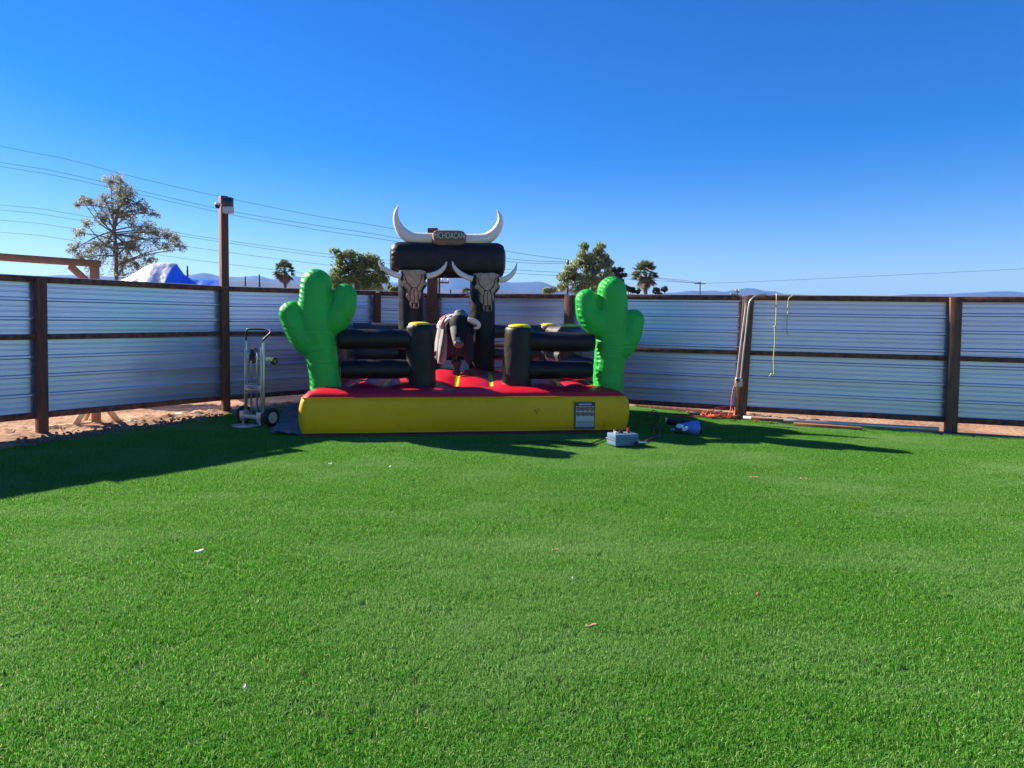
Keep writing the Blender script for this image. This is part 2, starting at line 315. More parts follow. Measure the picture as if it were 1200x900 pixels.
def make_grass():
    rnd = random.Random(5); vs = []; fs = []; sh = []
    RAD = .21
    for k in range(2600):
        r = RAD*math.sqrt(rnd.random()); a = rnd.random()*2*math.pi
        x, y = r*math.cos(a), r*math.sin(a)
        L = rnd.uniform(.020, .033); wd = rnd.uniform(.0011, .0018)
        la = rnd.random()*2*math.pi; ln = rnd.uniform(.05, .85)
        dx, dy = math.cos(la), math.sin(la); fa = rnd.random()*math.pi; wx, wy = math.cos(fa)*wd, math.sin(fa)*wd
        o = len(vs); z0 = .0
        m_ = (x+dx*L*.35*ln, y+dy*L*.35*ln, z0+L*.55); tpx = (x+dx*L*ln*1.05, y+dy*L*ln*1.05, z0+L*(1-.35*ln))
        vs += [(x-wx, y-wy, z0), (x+wx, y+wy, z0), (m_[0]+wx*.9, m_[1]+wy*.9, m_[2]), (m_[0]-wx*.9, m_[1]-wy*.9, m_[2]),
               (tpx[0]+wx*.35, tpx[1]+wy*.35, tpx[2]), (tpx[0]-wx*.35, tpx[1]-wy*.35, tpx[2])]
        fs += [(o, o+1, o+2, o+3), (o+3, o+2, o+4, o+5)]
        s_ = rnd.random(); s_ = s_*.85 if rnd.random() < .93 else 1.0
        sh += [s_]*6
    nb = len(vs); pts = []; rots = []; scl = []
    step = .255
    yy = .9
    while yy < 14.5:
        xx = -11.5
        lim = .82*yy+2.0
        while xx < 13.5:
            p = (xx+rnd.uniform(-.07, .07), yy+rnd.uniform(-.07, .07))
            if -lim < p[0] < lim*1.12+1 and inside(p, turf_poly):
                ok = True
                # none hidden deep under the inflatable
                if inside(p, [(-1.8, 9.8), (2.7, 10.4), (2.5, 12.3), (-2.0, 12.0)]): ok = False
                if ok: pts.append((p[0], p[1], .004)); rots.append((0, 0, rnd.random()*6.283)); scl.append(rnd.uniform(.85, 1.12))
            xx += step
        yy += step*.9
    vs += pts
    me = bpy.data.meshes.new('artificial_grass'); me.from_pydata(vs, [], fs); me.update()
    a = me.attributes.new('shade', 'FLOAT', 'POINT'); a.data.foreach_set('value', sh+[0.0]*len(pts))
    a = me.attributes.new('ispt', 'BOOLEAN', 'POINT'); a.data.foreach_set('value', [False]*nb+[True]*len(pts))
    a = me.attributes.new('rot', 'FLOAT_VECTOR', 'POINT'); a.data.foreach_set('vector', [0.0]*(nb*3)+[c for r_ in rots for c in r_])
    a = me.attributes.new('scl', 'FLOAT', 'POINT'); a.data.foreach_set('value', [1.0]*nb+scl)
    G = bpy.data.materials.new('grass_blade'); G.use_nodes = True; t = G.node_tree; b = t.nodes['Principled BSDF']
    b.inputs['Roughness'].default_value = .5; b.inputs['Specular IOR Level'].default_value = .3
    at_ = t.nodes.new('ShaderNodeAttribute'); at_.attribute_name = 'shade'
    cr = t.nodes.new('ShaderNodeValToRGB'); e = cr.color_ramp.elements
    e[0].position = 0; e[0].color = (.034, .18, .014, 1); e[1].position = 1; e[1].color = (.46, .60, .22, 1)
    x = e.new(.45); x.color = (.085, .34, .028, 1); x = e.new(.86); x.color = (.20, .51, .065, 1)
    g = t.nodes.new('ShaderNodeNewGeometry'); n = t.nodes.new('ShaderNodeTexNoise'); n.inputs['Scale'].default_value = .55; n.inputs['Detail'].default_value = 6; n.inputs['Roughness'].default_value = .62
    mp = t.nodes.new('ShaderNodeMapping'); mp.inputs['Rotation'].default_value = (0, 0, .5); mp.inputs['Scale'].default_value = (.75, 1.5, 1)
    t.links.new(g.outputs['Position'], mp.inputs[0]); t.links.new(mp.outputs[0], n.inputs[0])
    mr = t.nodes.new('ShaderNodeMapRange'); mr.inputs[1].default_value = .46; mr.inputs[2].default_value = .72; mr.inputs[4].default_value = .60
    t.links.new(n.outputs[0], mr.inputs[0])
    mx = t.nodes.new('ShaderNodeMix'); mx.data_type = 'RGBA'; mx.inputs[7].default_value = (.32, .50, .20, 1)  # pale patches: sheen of the brushed pile and flattened wear, put into the colour
    t.links.new(at_.outputs['Fac'], cr.inputs[0]); t.links.new(cr.outputs[0], mx.inputs[6]); t.links.new(mr.outputs[0], mx.inputs[0])
    t.links.new(mx.outputs[2], b.inputs['Base Color'])
    tl = t.nodes.new('ShaderNodeBsdfTranslucent'); t.links.new(mx.outputs[2], tl.inputs[0])
    ms = t.nodes.new('ShaderNodeMixShader'); ms.inputs[0].default_value = .45
    t.links.new(b.outputs[0], ms.inputs[1]); t.links.new(tl.outputs[0], ms.inputs[2]); t.links.new(ms.outputs[0], t.nodes['Material Output'].inputs['Surface'])
    me.materials.append(G)
    o = bpy.data.objects.new('artificial_grass', me); COL.objects.link(o); tag(o, 'bright green artificial grass covering the yard in front of the fences', 'grass', kind='stuff')
    ng = bpy.data.node_groups.new('grass_spread', 'GeometryNodeTree')
    ng.interface.new_socket('Geometry', in_out='INPUT', socket_type='NodeSocketGeometry'); ng.interface.new_socket('Geometry', in_out='OUTPUT', socket_type='NodeSocketGeometry')
    N = ng.nodes; gi = N.new('NodeGroupInput'); go = N.new('NodeGroupOutput'); sep = N.new('GeometryNodeSeparateGeometry'); sep.domain = 'POINT'
    def attr(nm, ty):
        q = N.new('GeometryNodeInputNamedAttribute'); q.data_type = ty; q.inputs[0].default_value = nm; return q
    ia = attr('ispt', 'BOOLEAN'); ra = attr('rot', 'FLOAT_VECTOR'); sa = attr('scl', 'FLOAT')
    inst = N.new('GeometryNodeInstanceOnPoints'); L = ng.links
    L.new(gi.outputs[0], sep.inputs['Geometry']); L.new(ia.outputs[0], sep.inputs['Selection'])
    L.new(sep.outputs['Selection'], inst.inputs['Points']); L.new(sep.outputs['Inverted'], inst.inputs['Instance'])
    L.new(ra.outputs[0], inst.inputs['Rotation']); L.new(sa.outputs[0], inst.inputs['Scale']); L.new(inst.outputs[0], go.inputs[0])
    md = o.modifiers.new('spread', 'NODES'); md.node_group = ng
make_grass()

# ------------------------------------------------------------------ far: mountains, haze
def ridge(name, prof, Y, back, base_c, seed, amp, _=0):
    nx = 320; ny = 26; vs = []
    x0, x1 = prof[0][0], prof[-1][0]
    def pr(x):
        for (a, ya), (b_, yb) in zip(prof, prof[1:]):
            if a <= x <= b_:
                k = (x-a)/(b_-a); k = k*k*(3-2*k); return ya+(yb-ya)*k
    for j in range(ny+1):
        v = j/ny*2-1
        for i in range(nx+1):
            px = x0+(x1-x0)*i/nx
            top = at(px, pr(px), Y)
            h = max(0, top.z)*(1-abs(v)**1.15)
            x = top.x; y = Y+v*back
            h += amp*noise.fractal(V(x*.0045, y*.0045, seed), .9, 2, 5)*(1-abs(v))*(1 if abs(v) > .01 else .35)
            vs.append((x, y, h-2 if abs(v) > .99 else max(h, -1)))
    b = MB(); b.add(vs, [(j*(nx+1)+i, j*(nx+1)+i+1, (j+1)*(nx+1)+i+1, (j+1)*(nx+1)+i) for j in range(ny) for i in range(nx)])
    tag(b.build(name, mat(name+'_rock', base_c, .95, noise_amt=.8, nscale=.01, col2=tuple(c*.6 for c in base_c))), kind='structure')
ridge('mountains', [(-260, 330), (-100, 322), (0, 326), (80, 322), (160, 325), (222, 322), (238, 320.5), (262, 324), (285, 324), (300, 323), (322, 328), (345, 323.5), (380, 329), (420, 326), (455, 331), (480, 333), (508, 328), (530, 324), (556, 329), (580, 327.5), (600, 331), (632, 330.5), (656, 337), (700, 342), (760, 346), (789, 343), (811, 341), (837, 340), (848, 342), (862, 340), (876, 338), (888, 341), (907, 341), (920, 344), (980, 349), (1080, 345), (1180, 342), (1290, 346), (1420, 340), (1600, 346)],
      4200, 700, (.07, .085, .10), 3.1, 16)
ridge('foothills', [(-260, 336), (-60, 331), (60, 336), (180, 334), (236, 331), (262, 328), (300, 329), (330, 331), (390, 333), (440, 336), (500, 341), (560, 338), (620, 342), (660, 345), (900, 350), (1100, 349), (1300, 351), (1600, 352)],
      2300, 350, (.10, .085, .08), 9.7, 7)
hz = MB(); hz.box((0, 2900, 149), (9600, 6100, 300.9)); ho = hz.build('haze', mat('haze', (1, 1, 1)), smooth=False)
hm = ho.data.materials[0].node_tree; hm.nodes.clear()
hv = hm.nodes.new('ShaderNodeVolumePrincipled'); hv.inputs['Color'].default_value = (.16, .42, 1.0, 1); hv.inputs['Density'].default_value = 1.7e-4; hv.inputs['Anisotropy'].default_value = .1
hout = hm.nodes.new('ShaderNodeOutputMaterial'); hm.links.new(hv.outputs[0], hout.inputs['Volume'])
tag(ho, kind='stuff')
HAZE = ho

# ------------------------------------------------------------------ fences
GALV = bpy.data.materials.new('galvanised_sheet'); GALV.use_nodes = True; t = GALV.node_tree; b = t.nodes['Principled BSDF']
b.inputs['Metallic'].default_value = .8
g = t.nodes.new('ShaderNodeNewGeometry'); mp = t.nodes.new('ShaderNodeMapping'); mp.inputs['Scale'].default_value = (.35, .35, 9)
n1 = t.nodes.new('ShaderNodeTexNoise'); n1.inputs['Scale'].default_value = .9; n1.inputs['Detail'].default_value = 4
t.links.new(g.outputs['Position'], mp.inputs[0]); t.links.new(mp.outputs[0], n1.inputs[0])
mr = t.nodes.new('ShaderNodeMapRange'); mr.inputs[1].default_value = .3; mr.inputs[2].default_value = .7; mr.inputs[3].default_value = .36; mr.inputs[4].default_value = .46
t.links.new(n1.outputs[0], mr.inputs[0]); t.links.new(mr.outputs[0], b.inputs['Roughness'])
cr = t.nodes.new('ShaderNodeValToRGB'); cr.color_ramp.elements[0].position = .3; cr.color_ramp.elements[1].position = .7
cr.color_ramp.elements[0].color = (.52, .58, .78, 1); cr.color_ramp.elements[1].color = (.68, .75, .96, 1)
t.links.new(n1.outputs[0], cr.inputs[0]); t.links.new(cr.outputs[0], b.inputs['Base Color'])
n2 = t.nodes.new('ShaderNodeTexNoise'); n2.inputs['Scale'].default_value = 2.2; n2.inputs['Detail'].default_value = 2
mp2 = t.nodes.new('ShaderNodeMapping'); mp2.inputs['Scale'].default_value = (.8, .8, .5)
t.links.new(g.outputs['Position'], mp2.inputs[0]); t.links.new(mp2.outputs[0], n2.inputs[0])
bp = t.nodes.new('ShaderNodeBump'); bp.inputs['Strength'].default_value = .25; bp.inputs['Distance'].default_value = .05
t.links.new(n2.outputs[0], bp.inputs['Height']); t.links.new(bp.outputs[0], b.inputs['Normal'])

def sheet_profile(z0, z1):
    pts = []; z = z0; P = .265
    prof = [(0, 0), (.016, -.030), (.040, -.030), (.056, 0), (.118, 0), (.124, -.008), (.134, -.008), (.140, 0), (.186, 0), (.192, -.008), (.202, -.008), (.208, 0)]
    k = 0
    while True:
        for (dz, o) in prof:
            if z0+k*P+dz > z1: pts.append((z1, 0)); return pts
            pts.append((z0+k*P+dz, o))
        k += 1
def panel(A, B, zb0, zb1, parent, off):
    """corrugated sheet from A to B (x, y, top); ribs run along it"""
    a = V(A[0], A[1], 0); c = V(B[0], B[1], 0); d = (c-a).normalized(); n = V(d.y, -d.x, 0)   # towards the camera side
    if n.dot(-a) < 0: n = -n
    H0 = A[2]-.03; H1 = B[2]-.03
    pr = sheet_profile(0, H0-zb0); nx = 26; vs = []
    hh = pr[-1][0]
    for i in range(nx+1):
        k = i/nx; p = a.lerp(c, k); zb = zb0+(zb1-zb0)*k; top = H0+(H1-H0)*k
        for (z, o) in pr:
            wob = .005*nz((p.x, p.y, z), .8, 4)
            q = p + n*(-off - o + wob); vs.append((q.x, q.y, zb+(top-zb)*z/hh))
    m_ = len(pr); nv = len(vs)
    # the sheet has a thickness of its own
    b = MB(); fs = [(i*m_+j, i*m_+j+1, (i+1)*m_+j+1, (i+1)*m_+j) for i in range(nx) for j in range(m_-1)]
    b.add(vs, fs); o = b.build('panel', GALV, parent, auto=14)
    sm = o.modifiers.new('thick', 'SOLIDIFY'); sm.thickness = .0015
    return o
def fence(pts, zb, zm, name, label, group, postm, skip_first=False):
    c = V(pts[0][0], pts[0][1], 0)
    th = thing(name, c, label, 'fence', group)
    for i, (A, B) in enumerate(zip(pts, pts[1:])):
        za, zc = zb[i], zb[i+1]
        panel(A, B, za, zc, th, .0)
        a = V(A[0], A[1], 0); d = (V(B[0], B[1], 0)-a); L = d.length; d.normalize(); n = V(d.y, -d.x, 0)
        if n.dot(-a) < 0: n = -n
        up = V(0, 0, 1); a2 = a+n*.055; b2 = V(B[0], B[1], 0)+n*.055
        for (ha, hb, hgt, nm) in ((A[2]-.045, B[2]-.045, .082, 'top_rail'), (zm[i], zm[i+1], .075, 'middle_rail'), (za+.012, zc+.012, .085, 'bottom_rail')):
            r_ = MB(); sgs = 10; 
            for k in range(1):
                r_.beam(a2+up*ha+d*.05, b2+up*hb-d*.05, .042, hgt)
            r_.build(nm, BWOOD, th, auto=40)
        # galvanised cap strip along the top edge
        r_ = MB(); r_.beam(a+up*(A[2]+.002), V(B[0], B[1], B[2]+.002), .06, .006, bev=0); r_.build('cap_strip', GALV, th, auto=40)
    return th
LF = fence(LP, [.25]*6, [1.35, 1.35, 1.35, 1.375, 1.36, 1.36], 'metal_fence', 'corrugated metal fence run behind the hand truck and left inflatable cactus, raised above bare dirt', 'corrugated metal fences round the yard', BWOOD)
RF = fence(RP, [.175]*6, [1.15, 1.145, 1.14, 1.13, 1.1, 1.1], 'metal_fence', 'corrugated metal fence run on the right with conduits, yellow ropes and orange cord', 'corrugated metal fences round the yard', BWOOD)
def post(p, zt, mt, parent, w=.13, lean=0.0, zb=0.0, d=.13, label=None, ang=None):
    b = MB(); n = 9
    a = V(p[0], p[1], zb-.25); c = V(p[0]+lean, p[1], zt)
    x = V(1, 0, 0) if ang is None else V(math.cos(ang), math.sin(ang), 0); y = V(-x.y, x.x, 0)
    b.box((a+c)/2, (w, d, (c-a).length), Matrix((x, y, (c-a).normalized())).transposed(), 0, .006)
    return b.build('post', mt, parent, auto=40, label=label)
aL = math.atan2(2.3, 1.78); aM = math.atan2(2.2, 2.34); aR = math.atan2(-1.5, 2.68)
for p in LP[1:3]: post((p[0]+.07, p[1]-.05), p[2]-.005, DWOOD, LF, ang=aL)
post((-3.585*1.03, 11.42*1.03), 1.6+2.06*1.03, DWOOD, LF, w=.125, d=.14, lean=-.035, ang=.62, label='tall fence post carrying a solar floodlight')
post((-1.30, 14.04), 2.2, DWOOD, LF, w=.12, d=.12, ang=aM)
post((-.17, 14.47), 3.58, PWOOD, RF, w=.21, d=.17, ang=-.1, lean=0.0, label='tall fence post behind the arch of skulls')
post((2.45, 13.0), 2.14, PWOOD, RF, w=.16, d=.12, ang=aR)
post((5.08, 11.50), 2.10, PWOOD, RF, w=.17, d=.12, ang=aR, lean=.10)
post((7.8, 10.36), 2.06, PWOOD, RF, w=.15, d=.12, ang=-.4)
post((10.5, 9.2), 2.04, PWOOD, RF, w=.15, d=.12, ang=-.4)

# ------------------------------------------------------------------ the inflatable arena
ARENA = thing('bull_ride_inflatable', (.4, 9.9, 0), 'yellow and red inflatable bull ride arena with two green cacti and a horned black arch', 'inflatable')
def offset_poly(poly, d):
    n = len(poly); out = []
    for i in range(n):
        p0 = V(*poly[i-1], 0); p1 = V(*poly[i], 0); p2 = V(*poly[(i+1) % n], 0)
        e1 = (p1-p0).normalized(); e2 = (p2-p1).normalized(); n1 = V(-e1.y, e1.x, 0); n2 = V(-e2.y, e2.x, 0)
        bis = (n1+n2); bis = bis/(bis.dot(n1)); q = p1+bis*d; out.append((q.x, q.y))
    return out
def dense(poly, rad=.075, step=.028):
    # rounded corners, evenly spread
    n = len(poly); pts = []
    for i in range(n):
        p0 = V(*poly[i-1], 0); p1 = V(*poly[i], 0); p2 = V(*poly[(i+1) % n], 0)
        a = p1+(p0-p1).normalized()*rad; c = p1+(p2-p1).normalized()*rad
        for k in range(9):
            t_ = k/8; pts.append(a*(1-t_)**2+p1*2*t_*(1-t_)+c*t_*t_)
    out = []; L = []
    m_ = len(pts); tot = 0
    for i in range(m_): L.append((pts[(i+1) % m_]-pts[i]).length); tot += L[-1]
    N = int(tot/step); acc = 0; i = 0; run = 0
    for k in range(N):
        s_ = tot*k/N
        while run+L[i] < s_: run += L[i]; i += 1
        out.append(pts[i].lerp(pts[(i+1) % m_], (s_-run)/L[i]))
    return out, tot
BASEP, PER = dense(FP)
NB = len(BASEP)
CEN = V(.28, 11.55, 0)
def nrm(i):
    t_ = (BASEP[(i+2) % NB]-BASEP[i-2]).normalized(); return V(t_.y, -t_.x, 0)
NRM = [nrm(i) for i in range(NB)]
def pucker(s_, seed, fr=11.0):
    return abs(math.sin(s_*fr+2.2*noise.noise(V(s_*1.3, seed, 0))))*(.55+.45*noise.noise(V(s_*2.1, seed+5, 1)))
def wall_rings(prof, name, mt, parent, pk_top=0, pk_bot=0):
    vs = []; n = len(prof)
    for (o, z) in prof:
        for i, p in enumerate(BASEP):
            s_ = PER*i/NB
            zt = math.exp(-((z-prof[-1][1])/.05)**2); zb_ = math.exp(-((z-prof[0][1])/.04)**2)
            dd = -pk_top*zt*pucker(s_, 1.0, 26) - pk_bot*zb_*pucker(s_, 4.0, 22)
            lo = .020*noise.noise(V(s_*.9, z*2, 3)) + .006*noise.noise(V(s_*5, z*3, 8))
            # stress creases at the corners
            q = p + NRM[i]*(o+dd+lo*(1-max(zt, zb_)*.8)); vs.append((q.x, q.y, z+ (.006*noise.noise(V(s_*1.5, 0, z)) if z > .04 else 0)))
    fs = [(r*NB+i, r*NB+(i+1) % NB, (r+1)*NB+(i+1) % NB, (r+1)*NB+i) for r in range(n-1) for i in range(NB)]
    b = MB(); b.add(vs, fs); return b.build(name, mt, parent)
ZB0, ZB1 = .068, .55
prof = [(0.0+.042*math.sin(math.pi*k/24)**.6, ZB0+(ZB1-ZB0)*k/24) for k in range(25)]
wall = wall_rings(prof, 'yellow_wall', VYELLOW, ARENA, .030, .016)
wall_rings([(-.06, 0.0), (-.005, .005), (.030, .012), (.040, .036), (.022, .058), (-.004, ZB0+.002)], 'bottom_skirt', VDRED, ARENA)
# welded piping along the lower and upper seams
def seam(z, rad, mt, nm, o=.004):
    vs = []; fs = []; sg = 5
    for i in range(NB):
        s_ = PER*i/NB; p = BASEP[i]+NRM[i]*o
        for k in range(sg):
            a_ = 2*math.pi*k/sg; q = p+NRM[i]*(math.cos(a_)*rad); vs.append((q.x, q.y, z+math.sin(a_)*rad+.004*noise.noise(V(s_*1.5, 0, z))))
    for i in range(NB):
        for k in range(sg): fs.append((i*sg+k, i*sg+(k+1) % sg, ((i+1) % NB)*sg+(k+1) % sg, ((i+1) % NB)*sg+k))
    b = MB(); b.add(vs, fs); return b.build(nm, mt, wall)
seam(ZB0+.004, .007, VYCAP, 'piping'); seam(ZB1+.002, .006, VYELLOW, 'piping')

STR0, STRS = .30, .52
def mat_height(x, y, t_):
    """t_: 0 at the rim .. 1 at the centre"""
    z = .555 + .20*(1-(1-min(1, t_*1.25))**2)
    e = min(1, max(0, (t_-.16)/.10)); e = e*e*(3-2*e)
    u = (x-.06*(y-11)-STR0)/STRS; q = abs(math.sin(math.pi*u))**.7
    r = min(1, t_/.16)
    z += (1-e)*.055*math.sin(math.pi*min(1, t_/.20))**.6
    z += e*(.055*q-.03)
    v = abs(math.sin(math.pi*(y-10.1)/.9))**.6
    z += e*q*(.018*v-.006)
    return z + .008*noise.noise(V(x*3, y*3, 1)) + .004*noise.noise(V(x*9, y*9, 1))
def make_mat():
    rings = 74; vs = []; cols = []
    for k in range(rings):
        t_ = (k/(rings-1))**1.12*.985
        for i, p in enumerate(BASEP):
            q = p.lerp(CEN, t_); s_ = PER*i/NB
            rim = min(1, t_/.035)
            z = (ZB1 if k == 0 else mat_height(q.x, q.y, t_)*rim+ZB1*(1-rim)) if t_ < .035 else mat_height(q.x, q.y, t_)
            if t_ < .05: z -= .02*math.exp(-((t_-.012)/.012)**2)*pucker(s_, 7.0, 26)
            off = NRM[i]*(.022*math.sin(math.pi*min(1, t_/.05))) if t_ < .05 else V(0, 0, 0)
            vs.append((q.x+off.x, q.y+off.y, z))
    fs = [(r*NB+i, r*NB+(i+1) % NB, (r+1)*NB+(i+1) % NB, (r+1)*NB+i) for r in range(rings-1) for i in range(NB)]
    fs.append(tuple((rings-1)*NB+i for i in range(NB)))
    b = MB(); b.add(vs, fs)
    M_ = VRED.copy(); M_.name = 'red_mat_with_yellow_seams'; t = M_.node_tree; bs = t.nodes['Principled BSDF']
    prev = bs.inputs['Base Color'].links[0].from_socket
    g = t.nodes.new('ShaderNodeNewGeometry'); sx = t.nodes.new('ShaderNodeSeparateXYZ'); t.links.new(g.outputs['Position'], sx.inputs[0])
    def mth(op, a, b_=None, v=None):
        n_ = t.nodes.new('ShaderNodeMath'); n_.operation = op; t.links.new(a, n_.inputs[0])
        if b_ is not None: t.links.new(b_, n_.inputs[1])
        if v is not None: n_.inputs[1].default_value = v
        return n_.outputs[0]
    yy = mth('MULTIPLY', mth('SUBTRACT', sx.outputs[1], v=11.0), v=.06)
    u = mth('DIVIDE', mth('SUBTRACT', mth('SUBTRACT', sx.outputs[0], yy), v=STR0), v=STRS)
    fr = mth('ABSOLUTE', mth('SUBTRACT', mth('FRACT', mth('ADD', u, v=.5)), v=.5))
    st = mth('LESS_THAN', fr, v=.062)
    # stripes only on the riding area
    d1 = mth('GREATER_THAN', mth('SUBTRACT', sx.outputs[1], mth('MULTIPLY', sx.outputs[0], v=.12)), v=10.12)
    st = mth('MULTIPLY', st, d1)
    mx = t.nodes.new('ShaderNodeMix'); mx.data_type = 'RGBA'; mx.inputs[7].default_value = (.72, .55, .02, 1)
    t.links.new(st, mx.inputs[0]); t.links.new(prev, mx.inputs[6]); t.links.new(mx.outputs[2], bs.inputs['Base Color'])
    return b.build('riding_mat', M_, ARENA)
make_mat()

# warning placard on the yellow wall
def wall_pt(px, py):
    """point on the front wall under a photo position"""
    A = V(*FP[0], 0); Bp = V(*FP[1], 0); d = (Bp-A).normalized(); n = V(d.y, -d.x, 0)
    r_ = ray(px, py); o = V(0, 0, CAMZ); t_ = ((A+n*.045)-o).dot(n)/r_.dot(n); return o+r_*t_, n, d
pc, pn, pd = wall_pt(685, 487)
Mw = Matrix(((pd.x, 0, pn.x, pc.x), (pd.y, 0, pn.y, pc.y), (pd.z, 1, pn.z, pc.z), (0, 0, 0, 1)))
PL = bpy.data.objects.new('warning_placard', None)
def wb(mb, x, y, w_, h_, z=.004, th=.002, mi=0):
    vs = [Mw @ V(x+sx*w_/2, y+sy*h_/2, zz) for zz in (z-th, z) for sx, sy in ((-1, -1), (1, -1), (1, 1), (-1, 1))]
    mb.add(vs, [(3, 2, 1, 0), (4, 5, 6, 7), (0, 1, 5, 4), (1, 2, 6, 5), (2, 3, 7, 6), (3, 0, 4, 7)], mi)
b = MB(); wb(b, 0, 0, .305, .395, .012, .012)
PLAC = b.build('warning_placard', mat('placard_dark', (.05, .05, .07), .5), ARENA, smooth=False)
PG = mat('placard_pale', (.46, .50, .44), .5); PB = mat('placard_blue', (.07, .12, .33), .5); PRr = mat('placard_red', (.26, .03, .04), .5); PU = mat('placard_purple', (.09, .05, .22), .5); PT = mat('placard_teal', (.10, .19, .20), .5)
b = MB(); wb(b, 0, -.01, .27, .30, .0165, .004, 0); wb(b, 0, .166, .20, .036, .0165, .004, 1); wb(b, .055, -.178, .13, .028, .0165, .004, 2)
b.build('printed_field', [PG, PB, PU], PLAC, smooth=False)
b = MB()
for k in range(13): wb(b, -.087+k*.0145+(0.004 if k > 5 else 0), .166, .009, .014, .0195, .002)
b.build('header_lettering', WHITEP, PLAC, smooth=False)
b = MB()
for j in range(6):
    x = -.118
    while x < .11:
        w_ = random.uniform(.012, .035); wb(b, x+w_/2, -.082-j*.0125, w_, .006, .0195, .002); x += w_+.006
b.build('small_lettering', PT, PLAC, smooth=False)
for j in range(2):
    for i in range(4):
        cx, cy = -.099+i*.066, .103-j*.078
        b = MB(); ring = []; N_ = 24
        for (r0, r1, z, mi) in ((.020, .032, .0205, 0),):
            vs = []; 
            for k in range(N_):
                a_ = 2*math.pi*k/N_
                vs += [Mw @ V(cx+r0*math.cos(a_), cy+r0*math.sin(a_), z), Mw @ V(cx+r1*math.cos(a_), cy+r1*math.sin(a_), z), Mw @ V(cx+r1*math.cos(a_), cy+r1*math.sin(a_), z-.004)]
            b.add(vs, [(3*k, 3*k+1, 3*((k+1) % N_)+1, 3*((k+1) % N_)) for k in range(N_)]+[(3*k+1, 3*k+2, 3*((k+1) % N_)+2, 3*((k+1) % N_)+1) for k in range(N_)], mi)
        # bar and a little dark shape behind it
        c_, s_ = math.cos(R(-45)), math.sin(R(-45)); 
        q = [(-.022, -.005), (.022, -.005), (.022, .005), (-.022, .005)]
        b.add([Mw @ V(cx+x*c_-y*s_, cy+x*s_+y*c_, .0208) for x, y in q], [(0, 1, 2, 3)], 0)
        wb(b, cx+random.uniform(-.004, .004), cy-.001, .018, .026, .0185, .002, 1); wb(b, cx+.006, cy-.009, .02, .008, .0185, .002, 1)
        b.build('pictogram', [PRr, INK], PLAC, smooth=False)

# inflated tubes with puckered ends
def puff(name, p0, p1, r0, r1, mt, parent, seed=0, ends=(.5, .5), seg=44, ny=34, squash=1.0, pk=.014, label=None, capm=None):
    p0 = Vector(p0); p1 = Vector(p1); ax = p1-p0; L = ax.length; ax.normalize()
    a = V(0, 0, 1) if abs(ax.z) < .9 else V(0, -1, 0)
    x = ax.cross(a).normalized(); y = ax.cross(x)
    vs = []; e0 = ends[0]*r0; e1 = ends[1]*r1
    ss = []
    for j in range(ny+1): ss.append((1-math.cos(math.pi*j/ny))/2*.6+.4*j/ny)
    for j, s_ in enumerate(ss):
        d = s_*L; r = r0+(r1-r0)*s_; f = 1.0
        if d < e0: f = min(f, .80+.20*math.sqrt(max(0, 1-(1-d/e0)**2)))
        if L-d < e1: f = min(f, .80+.20*math.sqrt(max(0, 1-(1-(L-d)/e1)**2)))
        for k in range(seg):
            th = 2*math.pi*k/seg
            w0 = math.exp(-(d/(.32*r))**2); w1 = math.exp(-((L-d)/(.32*r))**2)
            pu = pk*(w0+w1)*(abs(math.sin(th*9+1.7*noise.noise(V(th, seed, j*.0)) ))-.2)*(.6+.6*noise.noise(V(math.cos(th)*2, math.sin(th)*2, seed)))
            rr = r*f-pu+.008*noise.noise(V(math.cos(th)*1.5, math.sin(th)*1.5, s_*4+seed))+.003*noise.noise(V(math.cos(th)*6, math.sin(th)*6, s_*3+seed))
            vs.append(p0+ax*d+x*math.cos(th)*rr+y*math.sin(th)*rr*squash)
    fs = [(j*seg+k, j*seg+(k+1) % seg, (j+1)*seg+(k+1) % seg, (j+1)*seg+k) for j in range(ny) for k in range(seg)]
    for (base, p, sgn, r) in ((0, p0, -1, r0), (ny*seg, p1, 1, r1)):
        o = len(vs); vs += [p+ax*sgn*r*.05+(vs[base+k]-p)*.55 for k in range(seg)]; vs.append(p+ax*sgn*r*.07)
        for k in range(seg):
            k2 = (k+1) % seg; fs.append((base+k, base+k2, o+k2, o+k)); fs.append((o+k, o+k2, o+seg))
    b = MB(); b.add(vs, fs); return b.build(name, mt, parent, label=label)
def cap(p, r, parent, seed=0, h=.05):
    vs = []; seg = 44; rings = 9
    for j in range(rings):
        q = j/(rings-1)
        for k in range(seg):
            th = 2*math.pi*k/seg; rr = r*(1-q)*(1-.05*(1-q)*abs(math.sin(th*9+seed))); vs.append((p[0]+rr*math.cos(th), p[1]+rr*math.sin(th), p[2]+h*math.sqrt(max(0, 1-(1-q)**2.2))-.035*(1 if j == 0 else 0)))
    b = MB(); b.add(vs, [(j*seg+k, j*seg+(k+1) % seg, (j+1)*seg+(k+1) % seg, (j+1)*seg+k) for j in range(rings-1) for k in range(seg)]); return b.build('cap', VYCAP, parent)
def bollard(pb, pt, r, seed, mt=VBLACK, label=None):
    o = puff('post', pb, pt, r*1.05, r, mt, ARENA, seed, ends=(.2, .30), label=label)
    cap((pt[0], pt[1], pt[2]-.005), r*.90, o, seed); return o
# front posts
Yl, Yr = 10.15, 10.33
bollard(at(494.5, 456, Yl)+V(0, 0, -.05), at(491.7, 380.5, Yl), .207, 1, label='front post left of the bull')
bollard(at(604.0, 456, Yr)+V(0, 0, -.05), at(608.7, 383, Yr), .215, 2, label='front post right of the bull')
